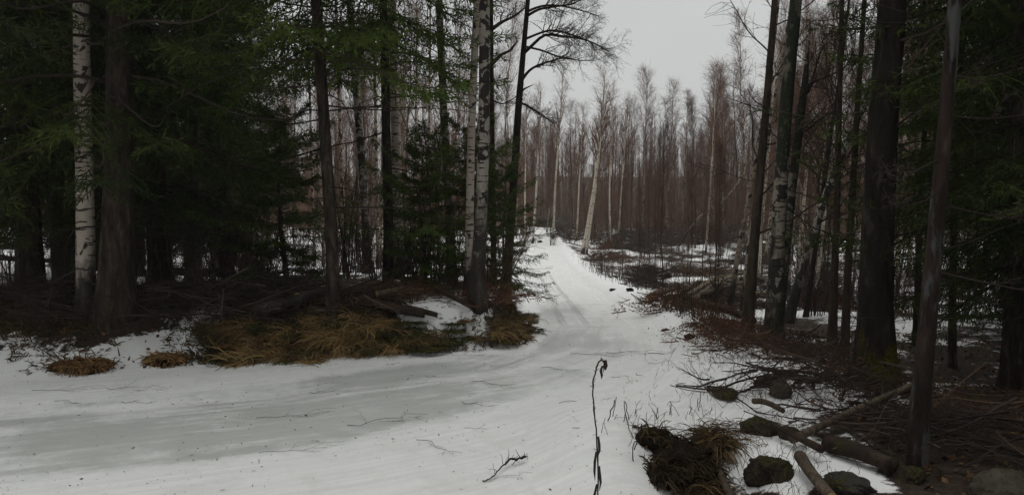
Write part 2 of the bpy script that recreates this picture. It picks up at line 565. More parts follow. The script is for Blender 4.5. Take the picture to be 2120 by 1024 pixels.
M['twig_birch'] = m_tint('birch_twigs', [(.1, (.060, .027, .017)), (.5, (.118, .057, .036)), (.9, (.19, .105, .066))])
M['twig_mid'] = m_tint('grey_brown_twigs', [(.1, (.046, .026, .019)), (.5, (.090, .052, .037)), (.9, (.14, .088, .062))])
M['twig_dark'] = m_tint('dark_twigs', [(.1, (.018, .013, .011)), (.5, (.042, .031, .026)), (.9, (.085, .065, .053))])
M['twig_brown'] = m_tint('brown_twigs', [(.1, (.03, .018, .013)), (.5, (.075, .045, .031)), (.9, (.15, .095, .064))])
M['twig_red'] = m_tint('red_brown_brush', [(.1, (.035, .016, .010)), (.5, (.09, .044, .026)), (.9, (.17, .085, .05))])
M['far'] = m_tint('far_wood', [(.1, (.070, .034, .019)), (.5, (.125, .064, .036)), (.9, (.185, .102, .06))], nsc=.06)
M['grass'] = m_tint('dead_grass', [(.05, (.075, .047, .02)), (.4, (.20, .128, .052)), (.75, (.36, .24, .105)), (1, (.52, .39, .2))], nsc=1.2)
M['grass_dark'] = m_tint('brown_sedge', [(.05, (.026, .019, .010)), (.4, (.080, .056, .026)), (.75, (.16, .108, .048)), (1, (.28, .19, .09))], nsc=1.6)
M['moss'] = m_tint('bank_moss', [(.1, (.016, .018, .005)), (.5, (.048, .046, .013)), (.9, (.095, .082, .026))], nsc=5)
M['sedge_black'] = m_tint('black_sedge', [(.05, (.010, .007, .004)), (.4, (.030, .020, .011)), (.75, (.065, .044, .022)), (1, (.14, .09, .045))], nsc=3)
M['heath'] = m_tint('wiry_heath', [(.1, (.018, .012, .008)), (.5, (.048, .032, .018)), (.9, (.095, .062, .032))], nsc=4)
M['rust'] = m_tint('rusty_grass', [(.05, (.06, .032, .014)), (.4, (.15, .082, .034)), (.75, (.26, .15, .06)), (1, (.36, .24, .11))], nsc=2)
M['turf'] = m_tint('bank_turf', [(.1, (.016, .014, .005)), (.4, (.042, .036, .012)), (.6, (.075, .048, .020)), (.95, (.15, .09, .04))], nsc=3)
M['leaf'] = m_tint('dead_leaves', [(.1, (.035, .018, .010)), (.5, (.095, .052, .026)), (.9, (.18, .11, .06))], nsc=6)
M['weed'] = m_tint('withered_stem', [(.1, (.022, .017, .013)), (.6, (.055, .042, .032)), (.95, (.10, .08, .06))])
M['rock'] = m_rock('boulder', (.03, .028, .025), (.12, .112, .10), .12)
M['rock_pale'] = m_rock('pale_boulder', (.07, .06, .045), (.19, .165, .13), .06)
M['rock_moss'] = m_rock('mossy_boulder', (.028, .021, .015), (.10, .075, .055), .2)
m, nt, b = mat('peaty_soil', .97, .08)
nt.links.new(ramp(nt, noise(nt, objco(nt), 14, 8, .75), [(.3, (.006, .004, .003)), (.55, (.022, .015, .010)), (.72, (.05, .034, .018)), (.85, (.05, .05, .015))]), b.inputs['Base Color'])
bump(nt, b, noise(nt, objco(nt), 22, 8, .75), 1., .06)
M['soil'] = m
m, nt, b = mat('loose_snow', .75, .25)
nt.links.new(ramp(nt, noise(nt, objco(nt), 5, 5), [(.3, (.72, .73, .73)), (.7, (.84, .85, .84))]), b.inputs['Base Color'])
bump(nt, b, noise(nt, objco(nt), 25, 5), .5, .02)
M['snow'] = m


# ------------------------------------------------------------------ scene objects
def link(name, me, parent=None, loc=(0, 0, 0), rz=0., sc=1.):
    o = bpy.data.objects.new(name, me)
    COL.objects.link(o)
    o.location = loc
    o.rotation_euler = (0, 0, rz) if np.ndim(rz) == 0 else rz
    o.scale = (sc, sc, sc) if np.ndim(sc) == 0 else sc
    if parent is not None: o.parent = parent
    return o


def tag(o, label, cat, group=None):
    o['label'] = label; o['category'] = cat
    if group: o['group'] = group
    return o


def thing(name, label, cat, loc, rz=0., sc=1., group=None):
    return tag(link(name, None, None, loc, rz, sc), label, cat, group)


def stuff(o, label=None):
    o['kind'] = 'stuff'
    if label: o['label'] = label
    return o


# ------------------------------------------------------------------ terrain
def build_ground():
    ny, nx = 500, 440
    y = -7 + 6 * (np.exp(np.linspace(0, math.log(1 + 320 / 6.), ny)) - 1)
    y = np.sort(y)
    s = np.linspace(-1, 1, nx)
    s = np.sign(s) * (np.abs(s) * .55 + np.abs(s) ** 3 * 1.1)
    X = s[None, :] * (y[:, None] * .62 + 14) + 0 * y[:, None]
    Y = np.repeat(y[:, None], nx, 1)
    X = X.ravel(); Y = Y.ravel()
    Z = hgt(X, Y)
    sl, _ = seg_dist(X, Y, EDGE_L)
    sr, _ = seg_dist(X, Y, EDGE_R); r = -sr
    sm, am = seg_dist(X, Y, MID)
    # where snow has melted
    big = fbm(X * .9, Y * .9, 70); mid = fbm(X * 2.6, Y * 2.6, 80)
    bank = smooth(.03, .12, sl) * (1 - smooth(.9, 1.5, sl))
    grassy = smooth(-3.3, -2.6, X) * (1 - smooth(9.5, 12, Y))
    b_bank = bank * (grassy * np.interp(X, [-3, -1.35, -1.1, -.2, .0], [1.0, 1.0, .36, .36, .95]) + (1 - grassy) * (np.interp(Y, [4, 9, 12, 60], [.42, .42, .5, .3]) + .22 * smooth(.3, .9, sl) + .5 * (fbm(X * 7, Y * 7, 120, 3) - .5)))
    litter = smooth(np.where(X < -2.6, .75, .9), np.where(X < -2.6, 1.15, 1.5), sl) * np.interp(Y - .12 * np.abs(X + 6), [6, 9.2, 10.5, 13, 20, 40], [1.0, .98, .66, .40, .36, .34])
    litter = litter * (1 - .55 * smooth(-1.6, -1.1, X) * smooth(.1, -.3, X) * (Y < 10))
    ls = smooth(1.2, 2.0, sl) * (X < -3) * (Y < 11.5) * .25
    rb = np.interp(Y, [0, 4, 5.2, 6.2, 8, 10, 13, 20, 60], [.6, .7, .7, .62, .58, .52, .50, .50, .50])
    xr = np.interp(Y, [0, 3.2, 4.2, 5.2, 6, 7, 8.5, 12, 20], [.5, .9, 1.35, 1.75, 2.5, 2.65, 2.25, 2.35, 3])
    right = smooth(-.1, .45, X - xr) * rb
    clump = np.exp(-(((X - 1.2) / .36) ** 2 + ((Y - 4.25) / .5) ** 2) ** 2) * 1.0
    far = smooth(58, 74, Y) * (1.15 - .35 * smooth(.5, .7, fbm(X * .12, Y * .12, 95)))
    bare = np.maximum.reduce([b_bank, litter + ls, right, clump, far])
    bare = np.clip(bare + (big - .5) * 1.0 * (bare > .03) + (mid - .5) * .5 * (bare > .03), 0, 1.2)
    # deep shade litter on the far right
    bare = np.maximum(bare, smooth(0, .35, X - np.interp(Y, [3, 4.4, 5.2, 6, 7, 9.5], [1.75, 1.95, 2.2, 3.2, 3.9, 4.0])) * (Y < 9.5) * np.interp(Y, [5.5, 7.5], [.95, .54]) + (X > 3) * (mid - .5) * .7 * (Y < 9.5))
    onroad = ((sl < .05) & (r < .1) & (Y < 70)).astype(float)
    road_w = smooth(-.02, -.25, sl) * smooth(.1, -.2, r) * (Y < 75)
    # ice: worn into the inner half of the bend and the start of the far stretch
    ice = np.exp(-((sm - .15) / .95) ** 4) * np.interp(am, [0, 20, 26, 30, 34.2, 37, 39, 41, 44, 48, 60], [.45, .5, .6, .74, .74, .5, .55, .36, .30, .12, .05]) * road_w
    for (u, v, w, l, am_) in [(790, 775, .28, .9, .55), (640, 885, .35, 1.1, .55), (820, 835, .35, 1.1, .6), (480, 930, .3, 1.0, .4), (560, 850, .25, 1.0, .35), (1130, 708, .45, .6, .9), (1200, 705, .35, .5, .2), (1155, 645, .4, .9, .8), (1140, 610, .3, .8, .4), (250, 960, .35, 1.2, .45), (120, 900, .3, 1.2, .4)]:
        c = cast(u, v)
        cs, cl = seg_dist(c[:1], c[1:2], MID)
        ice = ice + am_ * np.exp(-((sm - cs[0]) / w) ** 2 - ((am - cl[0]) / l) ** 2) * road_w
    ice = np.clip(ice - .12, 0, 1)
    attrs = dict(bare=bare, rs=sm, rl=am, ice=ice, road=road_w)
    idx = np.arange(ny * nx).reshape(ny, nx)
    Q = np.stack([idx[:-1, :-1], idx[:-1, 1:], idx[1:, 1:], idx[1:, :-1]], -1).reshape(-1, 4)
    V = np.stack([X, Y, Z], 1)
    isroad = onroad[Q].min(1) > .5

    def sub(name, sel):
        q = Q[sel]
        used, inv = np.unique(q, return_inverse=True)
        me = make_mesh(name, V[used], inv.reshape(-1, 4), None, {k: a[used] for k, a in attrs.items()}, [M['ground']])
        o = link(name, me)
        o['kind'] = 'structure'
        return o
    sub('snowy_road', isroad)
    sub('ground', ~isroad)


build_ground()


# ------------------------------------------------------------------ trunks
def trunk_mesh(name, P, R, material, k=12, flare=.35, rough=.06, seed=0):
    """one stem through points P (n, 3) local to its base, with root flare and uneven girth"""
    P = np.asarray(P, float); R = np.asarray(R, float)
    L = np.concatenate([[0], np.cumsum(np.linalg.norm(np.diff(P, axis=0), axis=1))])
    n = int(max(10, min(90, L[-1] / .11)))
    t = np.linspace(0, L[-1], n)
    t = np.sort(np.concatenate([t, [.04, .1, .18]]))
    pts = np.stack([np.interp(t, L, P[:, i]) for i in range(3)], 1)
    for _ in range(3):
        pts[1:-1] = (pts[:-2] + 2 * pts[1:-1] + pts[2:]) / 4
    rad = np.interp(t, L, R) * (1 + flare * np.exp(-t / .22))
    T = norm(np.gradient(pts, axis=0))
    U = norm(np.cross(T, np.array([[.0, 1, 0.]]))); W = np.cross(T, U)
    a = np.arange(k) * 2 * math.pi / k
    rr = np.random.default_rng(seed)
    ph = rr.random(3) * 6
    rel = 1 + rough * (np.sin(3 * a + ph[0])[None] * .5 + (rr.random((len(t), k)) - .5) * .8) + flare * .5 * np.exp(-t / .2)[:, None] * np.sin(4 * a + ph[1])[None]
    V = pts[:, None] + (rad[:, None] * rel)[..., None] * (np.cos(a)[None, :, None] * U[:, None] + np.sin(a)[None, :, None] * W[:, None])
    i = (np.arange(len(t) - 1) * k)[:, None]; j = np.arange(k)[None]; jn = (j + 1) % k
    q = np.stack([i + j, i + jn, i + k + jn, i + k + j], -1).reshape(-1, 4)
    V = V.reshape(-1, 3)
    top = len(V); V = np.vstack([V, pts[-1] + T[-1] * rad[-1] * .5])
    tr = np.stack([np.full(k, top), top - k + (np.arange(k) + 1) % k, top - k + np.arange(k)], 1)[:, ::-1]
    return make_mesh(name, V, q, tr, None, [material]), pts, rad


def px_stem(pix, total, d=None, sink=.12):
    """stem from photo points (u, v, width): base on the ground, carried on to its full height"""
    if d is None:
        b = cast(pix[0][0], pix[0][1]); d = b[1]
    else:
        b = np.array([xat(pix[0][0], d), d, 0]); b[2] = H(b[0], d)
    P, R = [], []
    for (u, v, w) in pix:
        p = at(u, v, d); P.append(p); R.append(w / 2 / F * d)
    P = np.array(P); P[0] = b - np.array([0, 0, sink])
    P[1:] = P[1:]
    R = np.array(R)
    dirv = norm(P[-1] - P[-2])
    left = total - (P[-1][2] - b[2])
    if left > .4:
        dirv = norm(dirv + np.array([0, 0, .4]))
        n = 5
        ext = [P[-1] + dirv * left * (i + 1) / n for i in range(n)]
        re = [R[-1] * (1 - .85 * (i + 1) / n) for i in range(n)]
        P = np.vstack([P, ext]); R = np.concatenate([R, re])
    return b, P - b, R


def bare_crown(P, R, material, t0=.45, n1=26, n2=9, n3=5, L1=1.9, up=.5, ang=.85, l2=.32, l3=.22, rr=.45):
    """limbs and twigs of a leafless tree along its stem"""
    g = Geo()
    PB, RB = P[None], R[None]
    a, ra = children(PB, RB, n1, t0, .98, ang, lambda t: L1 * (1.15 - t) / (1.15 - t0), 7, up, .12, rr, .006)
    tubes(g, a, ra, 4)
    b_, rb = children(a, ra, n2, .15, 1, .75, lambda t: L1 * l2 * (1.2 - t), 4, .15, .2, .55, .0035)
    tubes(g, b_, rb, 3)
    c_, rc = children(b_, rb, n3, .1, 1, .7, lambda t: L1 * l3 * (1.1 - .5 * t), 3, -.1, .22, .6, .0026)
    ribbons(g, c_, rc)
    return g.mesh('crown', material, False)


# ------------------------------------------------------------------ kinds of tree, built once and copied
def birch_proto(name, Ht, n1, spread, mtrunk, mtwig, seed, base=.42, thick=.075):
    global RNG
    RNG = np.random.default_rng(seed)
    n = 12
    z = np.linspace(0, Ht, n)
    bend = np.cumsum(RNG.normal(size=(n, 2)) * .05, 0) + np.outer(z, RNG.normal(size=2) * .015)
    bend[0] = 0
    P = np.column_stack([bend, z - .15])
    R = thick * (1 - .9 * (z / Ht))
    tm, _, _ = trunk_mesh('birch_trunk', P, R, mtrunk, 7, .3, .05, seed)
    g = Geo()
    prof = lambda t: spread * np.sqrt(np.clip((1.03 - t) / (1 - base), 0, 1)) * (.45 + .55 * smooth(base, base + .22, t))
    a, ra = children(P[None], R[None], n1, base, .99, .62, prof, 6, .75, .10, .4, .006)
    tubes(g, a, ra, 3)
    b_, rb = children(a, ra, 9, .12, 1, .6, lambda t: spread * .52 * (1.15 - t), 5, .25, .17, .5, .0034)
    tubes(g, b_, rb, 3)
    c_, rc = children(b_, rb, 6, .1, 1, .62, lambda t: spread * .30 * (1.1 - .5 * t), 3, -.1, .2, .6, .0032)
    ribbons(g, c_, rc)
    return tm, g.mesh('birch_crown', mtwig, False)


BIRCH = [birch_proto('b%d' % i, 10, n, s, M['birch_far'], M['twig_birch'], 100 + i, bs, th)
         for i, (n, s, bs, th) in enumerate([(44, 1.5, .40, .075), (50, 1.25, .36, .065), (38, 1.9, .45, .09), (46, 1.1, .30, .055), (40, 1.6, .5, .08)])]
DARKT = [birch_proto('d%d' % i, 10, n, s, M['brown_bark'], M['twig_mid'], 140 + i, bs, th)
         for i, (n, s, bs, th) in enumerate([(36, 1.7, .35, .06), (40, 1.3, .25, .05), (30, 2.2, .4, .07)])]


def spruce_proto(seed, Ht, cbase, Lmax, mneed, wsp=.30, nb=5, n2=24, n3=9, droop=.55, thick=.11, dead=14, nl=.10, nw=.0072, dead_lo=.5, shape=.8, lv=.35):
    global RNG
    RNG = np.random.default_rng(seed)
    z = np.linspace(0, Ht, 14)
    bend = np.cumsum(RNG.normal(size=(14, 2)) * .02, 0); bend[0] = 0
    P = np.column_stack([bend, z - .15])
    R = thick * (1 - .93 * z / Ht)
    tm, _, _ = trunk_mesh('spruce_trunk', P, R, M['spruce_bark'], 12, .4, .07, seed)
    zs, az = [], []
    zz = cbase
    while zz < Ht - .15:
        k = nb + RNG.integers(-1, 2)
        a0 = RNG.random() * 6.28
        for j in range(k):
            zs.append(zz + RNG.normal() * .05); az.append(a0 + j * 6.283 / k + RNG.normal() * .2)
        zz += wsp * (.75 + .5 * RNG.random())
    zs = np.array(zs); az = np.array(az); B = len(zs)
    fr = (zs - cbase) / (Ht - cbase)
    L = Lmax * (1 - fr) ** shape * (1.1 - lv + lv * RNG.random(B)) * (.75 + .25 * smooth(0, .08, fr)) + .12
    N = 9
    t = np.linspace(0, 1, N)
    el = (.25 - droop * 1.6 * np.sin(t * 2.6)[None] * (1 - fr)[:, None] + .5 * fr[:, None] + RNG.normal(size=(B, 1)) * .10 + .35 * (t ** 3)[None])
    st = L / (N - 1)
    pts = np.zeros((B, N, 3))
    pts[:, 0] = np.column_stack([np.interp(zs, z, bend[:, 0]), np.interp(zs, z, bend[:, 1]), zs - .15])
    a = az.copy()
    for i in range(1, N):
        a = a + RNG.normal(size=B) * .07
        d = np.column_stack([np.cos(a) * np.cos(el[:, i]), np.sin(a) * np.cos(el[:, i]), np.sin(el[:, i])])
        pts[:, i] = pts[:, i - 1] + d * st[:, None]
    Rb = (.004 + .0055 * L)[:, None] * np.linspace(1, .25, N)[None]
    gb = Geo(); tubes(gb, pts, Rb, 4)
    if dead:
        zd = dead_lo + (cbase - dead_lo + .3) * RNG.random(dead); ad = RNG.random(dead) * 6.28
        pd = np.column_stack([np.interp(zd, z, bend[:, 0]), np.interp(zd, z, bend[:, 1]), zd])[:, None] + np.zeros((dead, 6, 1))
        dv = np.column_stack([np.cos(ad), np.sin(ad), -.15 + .3 * RNG.random(dead)]); ld = .4 + 1.3 * RNG.random(dead)
        for i in range(1, 6):
            dv = norm(dv + RNG.normal(size=dv.shape) * .1 + np.array([0, 0, -.06]))
            pd[:, i] = pd[:, i - 1] + dv * (ld / 5)[:, None]
        rd = np.full((dead, 1), .009) * np.linspace(1, .3, 6)[None]
        tubes(gb, pd, rd, 4)
        q, rq = children(pd, rd, 7, .2, 1, .9, lambda t: .35 * (1.2 - t), 4, -.1, .2, .5, .002)
        tubes(gb, q, rq, 3)
    limbs = gb.mesh('spruce_limbs', M['twig_dark'], False)
    # branchlets clad in needles: on both sides of each branch, hanging a little
    g = Geo()
    tt = .10 + .9 * (np.arange(n2)[None, :] + RNG.random((B, n2))) / n2
    p, tan, _ = along(pts, Rb, tt)
    sd = np.where((np.arange(n2) % 2)[None, :] == 0, 1., -1.)
    side = norm(np.cross(tan, np.array([0, 0, 1.]))) * sd[..., None]
    fw = .75 + RNG.normal(size=tt.shape) * .15
    d = norm(side * 1.0 + tan * fw[..., None] + np.array([0, 0, -1.]) * (droop * (.25 + .7 * RNG.random(tt.shape)))[..., None])
    Ls = np.clip(.36 * L[:, None] * (1.15 - tt) ** .7 * (.6 + .7 * RNG.random(tt.shape)), .08, .62)
    N2 = 5
    p = p.reshape(-1, 3); d = d.reshape(-1, 3); Ls = Ls.ravel()
    q = [p]
    for i in range(N2 - 1):
        d = norm(d + RNG.normal(size=d.shape) * .10 + np.array([0, 0, -.18 * droop]))
        p = p + d * (Ls / (N2 - 1))[:, None]; q.append(p)
    S = np.stack(q, 1)
    Rs = np.full((len(S), N2), nw * .75) * np.array([.8, 1, 1, .85, .25])[None]
    btint = np.clip(np.repeat(RNG.normal(.42, .16, B), n2) + RNG.normal(size=len(S)) * .10, 0, 1)
    ribbons(g, S[:, [0, 2, 4]], Rs[:, [0, 2, 4]], None, btint)
    # and along the upper side of the branch itself
    nk = 46
    tb = .16 + .84 * RNG.random((B, nk))
    p, tan, _ = along(pts, Rb, tb)
    sd2 = RNG.normal(size=p.shape) + np.array([0, 0, .5]); sd2 = norm(sd2 - (sd2 * tan).sum(-1, keepdims=True) * tan)
    dd = norm(sd2 + tan * .8).reshape(-1, 3); p0 = p.reshape(-1, 3); ln = (.05 + .07 * RNG.random(len(p0)))[:, None]
    wv = norm(np.cross(dd, RNG.normal(size=dd.shape))) * nw
    V = np.stack([p0, p0 + dd * ln * .45 + wv, p0 + dd * ln, p0 + dd * ln * .45 - wv], 1).reshape(-1, 3)
    g.add(V, np.arange(len(V)).reshape(-1, 4), None, np.repeat(np.clip(RNG.normal(.4, .15, len(p0)), 0, 1), 4))
    t3 = (np.arange(n3)[None, :] + RNG.random((len(S), n3))) / n3
    p, tan, _ = along(S, Rs, t3)
    side = RNG.normal(size=p.shape); side = norm(side - (side * tan).sum(-1, keepdims=True) * tan)
    d = norm(side + tan * .9 + np.array([0, 0, -.25 * droop]))
    ln = (nl * (.6 + .7 * RNG.random(t3.shape)) * (1.15 - .55 * t3))
    p0 = p.reshape(-1, 3); dd = d.reshape(-1, 3); ln = ln.reshape(-1, 1)
    wv = norm(np.cross(dd, RNG.normal(size=dd.shape))) * nw
    p1 = p0 + dd * ln
    m1 = p0 + dd * ln * .45
    V = np.stack([p0, m1 + wv, p1, m1 - wv], 1).reshape(-1, 3)
    Q = np.arange(len(V)).reshape(-1, 4)
    ti = np.repeat(np.clip(np.repeat(btint, n3) + RNG.normal(size=len(p0)) * .08 + .12 * t3.ravel(), 0, 1), 4)
    g.add(V, Q, None, ti)
    return tm, limbs, g.mesh('spruce_crown', mneed, False)


SPRUCE = {
    'tall': spruce_proto(201, 13, 2.95, 2.15, M['needles_young'], .28, 6, 31, 12, .5, .062, 20, dead_lo=1.1),
    'skirt': spruce_proto(202, 12, 1.45, 2.1, M['needles'], .30, 5, 27, 12, .6, .15, 12, dead_lo=.4),
    'wide': spruce_proto(203, 14, 1.9, 2.7, M['needles'], .36, 5, 30, 12, .5, .17, 12),
    'bushy': spruce_proto(205, 3.4, .35, 1.5, M['needles_young'], .26, 4, 26, 12, .5, .045, 14, nl=.09, dead_lo=.1, shape=.35, lv=.9),
    'young': spruce_proto(204, 5.2, .45, 1.75, M['needles_young'], .26, 4, 24, 12, .45, .05, 8, nl=.085, dead_lo=.1, shape=.4, lv=.75),
}


def spruce(kind, label, u=None, v=None, d=None, xy=None, sc=1., rz=None, group=None):
    if xy is None:
        if d is None: b = cast(u, v)
        else: b = np.array([xat(u, d), d, 0.])
    else: b = np.array([*xy, 0.])
    b[2] = H(b[0], b[1])
    sq = R2.uniform(.9, 1.12)
    if kind in ('young', 'bushy'): sq = R2.uniform(1.05, 1.25)
    t = thing('spruce_tree', label, 'spruce', b, (R2.normal() * .03, R2.normal() * .03, R2.random() * 6.28 if rz is None else rz), (sc * sq, sc * sq / R2.uniform(.9, 1.1), sc / sq ** .5), group)
    tm, lm, cm = SPRUCE[kind]
    link('trunk', tm, t); link('limbs', lm, t); link('crown', cm, t)
    return t


R2 = np.random.default_rng(5)
AUTO = []
MARKS = {'s': [(1255, 'tall weed'), (1310, 'heathery tuft'), (1365, 'peaty hummock'), (1440, 'sedge hummock'), (1482, 'low mossy stone')],
         'l': [(60, 'edge spruce'), (178, 'white bank birch'), (240, 'thickest spruce trunk'), (345, 'drooping spruce'), (470, 'fallen birch log'), (605, 'half hidden young spruce'), (690, 'slim spruce'), (760, 'left-leaning birch'),
               (823, 'gap birch'), (880, 'snowy bank patch'), (938, 'patchy dark birch'), (988, 'scarred birch'), (1046, 'leaning alder')],
         'r': [(1060, 'leaning alder'), (1106, 'bright roadside birch'), (1152, 'feathery pale birch'), (1216, 'bent white birch'), (1272, 'narrow topped birch'), (1332, 'tallest pointed birch'), (1380, 'double topped birch'), (1432, 'dark twin stems'),
               (1475, 'broad crowned birch'), (1541, 'sparse tall birch'), (1575, 'straight brown trunk'), (1620, 'mossy birch clump'), (1690, 'right-leaning birch'), (1740, 'dark upright trunk'), (1820, 'mossy giant trunk'), (1930, 'reddish trunk'), (2065, 'edge spruce')]}


def auto(o, phrase, side):
    AUTO.append((o, phrase, side))
    return o


def single_out():
    """every copy gets the mark it stands behind and its place among its like there"""
    words = 'first second third fourth fifth sixth seventh eighth ninth tenth eleventh twelfth thirteenth fourteenth fifteenth sixteenth seventeenth eighteenth'.split()
    nums = 'one two three four five six seven eight nine ten eleven twelve thirteen fourteen fifteen sixteen seventeen eighteen'.split()
    box = {}
    for o, ph, side in AUTO:
        x, y = o.location[0], o.location[1]
        u = CX + F * x / y
        mk = min(MARKS[side], key=lambda q: abs(q[0] - u))[1]
        box.setdefault((ph, mk), []).append((u, o))
    for (ph, mk), rows in box.items():
        rows.sort(key=lambda q: q[0])
        for i, (u, o) in enumerate(rows):
            o['label'] = ph + ' ' + mk + ('' if len(rows) == 1 else ', %s from the left' % words[i])




def px_tree(name, label, cat, pix, total, mtrunk, mtwig=None, d=None, k=12, flare=.35, crown=None, group=None, seed=0, extra=None, rough=.06):
    b, P, R = px_stem(pix, total, d)
    t = thing(name, label, cat, b, 0, 1, group)
    tm, pts, rad = trunk_mesh(name + '_trunk', P, R, mtrunk, k, flare, rough, seed)
    tr_o = link('trunk', tm, t)
    if crown is not None:
        global RNG
        RNG = np.random.default_rng(seed + 900)
        link('crown', bare_crown(pts, rad, mtwig or M['twig_dark'], **crown), t)
    for limb in (extra or []):
        # limbs drawn through photo points on the stem's own plane, leaning towards or away from the eye
        RNG = np.random.default_rng(seed + 77 + len(limb))
        lp, w0, tw, lean = limb
        q = np.array([at(uu, vv, b[1]) for uu, vv in lp]) - b
        q[:, 1] += np.linspace(0, lean, len(q))
        L = np.concatenate([[0], np.cumsum(np.linalg.norm(np.diff(q, axis=0), axis=1))])
        s = np.linspace(0, L[-1], 14)
        q = np.stack([np.interp(s, L, q[:, i]) for i in range(3)], 1)
        q[1:-1] = (q[:-2] + 2 * q[1:-1] + q[2:]) / 4
        rr_ = w0 / 2 / F * b[1] * np.linspace(1, .3, 14)
        g = Geo()
        tubes(g, q[None], rr_[None], 6, .3)
        if tw:
            c1, r1 = children(q[None], rr_[None], int(7 * tw), .25, 1, .7, lambda t: L[-1] * .36 * (1.2 - .6 * t), 6, .25, .16, .5, .0032, .4)
            tubes(g, c1, r1, 3)
            c2, r2 = children(c1, r1, 7, .1, 1, .75, lambda t: L[-1] * .15 * (1.2 - .5 * t), 4, -.1, .24, .6, .0022)
            tubes(g, c2, r2, 3)
            c3, r3 = children(c2, r2, 5, .15, 1, .8, lambda t: L[-1] * .055 + 0 * t, 3, -.3, .28, .7, .0019)
            ribbons(g, c3, r3 * 1.1)
        link('branch', g.mesh('branch', M['twig_dark'], False), tr_o)
    return t


CR2 = dict(t0=.14, n1=36, n2=7, n3=3, L1=1.5, up=.3, ang=1.0, rr=.26)
CR = dict(t0=.5, n1=22, n2=8, n3=4)
exec_later = []

# ---- left of the road
px_tree('birch_tree', 'white birch trunk with dark dashes beside the great spruce on the bank', 'birch',
        [(178, 648, 38), (177, 560, 37), (176, 420, 35), (171, 240, 33), (168, 100, 31), (168, 0, 30)], 12, M['birch'], M['twig_birch'], k=16, crown=CR, seed=1, flare=.2)
bg_, Pg, Rg = px_stem([(240, 655, 78), (243, 560, 68), (246, 400, 60), (248, 200, 52), (250, 0, 46)], 15)
t = thing('spruce_tree', 'thickest dark spruce trunk, right of the white birch on the bank', 'spruce', bg_)
tm, _, _ = trunk_mesh('great_spruce_trunk', Pg, Rg, M['spruce_bark'], 18, .35, .12, 3); link('trunk', tm, t)
link('limbs', SPRUCE['wide'][1], t, (0, 0, .1), 1.0); link('crown', SPRUCE['wide'][2], t, (0, 0, -.05), 1.0)
t = spruce('tall', 'slim straight spruce with bare lower stem above the straw grass bank', 690, 657, rz=1.9)
px_tree('birch_tree', 'scarred birch with black patches, tallest white stem left of the road', 'birch',
        [(988, 632, 34), (990, 560, 29), (998, 420, 25), (1002, 250, 23), (1004, 120, 23), (1003, 0, 22)], 13, M['birch_scarred'], M['twig_birch'], k=16, crown=CR, seed=2)
px_tree('birch_tree', 'slimmer pale birch close behind the scarred birch', 'birch',
        [(970, 612, 20), (972, 480, 17), (975, 300, 16), (982, 130, 15), (988, 0, 14)], 13, M['birch'], M['twig_birch'], k=12, crown=CR, seed=3)
px_tree('alder_tree', 'thin dark stem right beside the scarred birch', 'alder',
        [(1022, 590, 14), (1021, 400, 10), (1018, 200, 9), (1017, 0, 8)], 9, M['dark_bark'], k=8, crown=dict(t0=.6, n1=14, n2=7, n3=4, L1=1.2), seed=4,
        extra=[(((1019, 60), (1040, 42), (1065, 28), (1088, 6)), 9, 1.2, .3), (((1019, 132), (1038, 112), (1056, 104), (1072, 82)), 10, 0, .1),
               (((1019, 208), (1040, 214), (1062, 200), (1085, 180)), 4, 1, .5)])
px_tree('alder_tree', 'leaning alder with fanned branches over the road bend', 'alder',
        [(1046, 592, 22), (1056, 480, 18), (1066, 340, 16), (1073, 220, 14), (1083, 110, 11), (1093, 0, 9)], 12, M['dark_bark'], k=12, seed=5,
        crown=dict(t0=.62, n1=18, n2=9, n3=6, L1=2.0, up=.1, ang=1.2),
        extra=[(((1091, 25), (1108, 14), (1130, 6), (1160, 4), (1200, 10), (1240, 20)), 6, 2.6, .4),
               (((1090, 34), (1115, 22), (1150, 20), (1185, 18), (1210, 4)), 6, 2.6, -.4),
               (((1086, 82), (1110, 70), (1140, 58), (1170, 62), (1210, 74), (1246, 88)), 6, 2.8, .3),
               (((1083, 112), (1108, 90), (1128, 73), (1150, 82), (1190, 86), (1222, 98), (1252, 118)), 7, 3.0, -.5),
               (((1084, 96), (1120, 100), (1160, 112), (1205, 116), (1240, 112)), 5, 2.2, .6),
               (((1079, 168), (1094, 146), (1112, 134), (1142, 124), (1166, 116), (1180, 104)), 7, 2.4, .2),
               (((1077, 190), (1090, 181), (1104, 174)), 5, 0, .1),
               (((1073, 216), (1084, 213), (1100, 222), (1122, 234), (1148, 252)), 6, 1.6, .3)])
px_tree('birch_tree', 'dark patchy birch stem behind the hanging spruce boughs', 'birch',
        [(938, 592, 22), (930, 440, 18), (920, 260, 16), (913, 100, 15), (909, 0, 14)], 12, M['birch_scarred'], M['twig_birch'], k=12, crown=CR, seed=6)
px_tree('birch_tree', 'birch seen through the gap under the spruce boughs, right of the pair', 'birch',
        [(823, 575, 23), (822, 430, 21), (820, 300, 20), (816, 180, 19), (812, 0, 17)], 12, M['birch'], M['twig_birch'], d=13.0, k=12, crown=CR, seed=7)
px_tree('birch_tree', 'birch leaning left in the gap beside the slim spruce', 'birch',
        [(760, 575, 20), (756, 430, 17), (747, 300, 16), (736, 170, 15), (724, 0, 14)], 12, M['birch_scarred'], M['twig_birch'], d=14.0, k=12, crown=CR, seed=8)
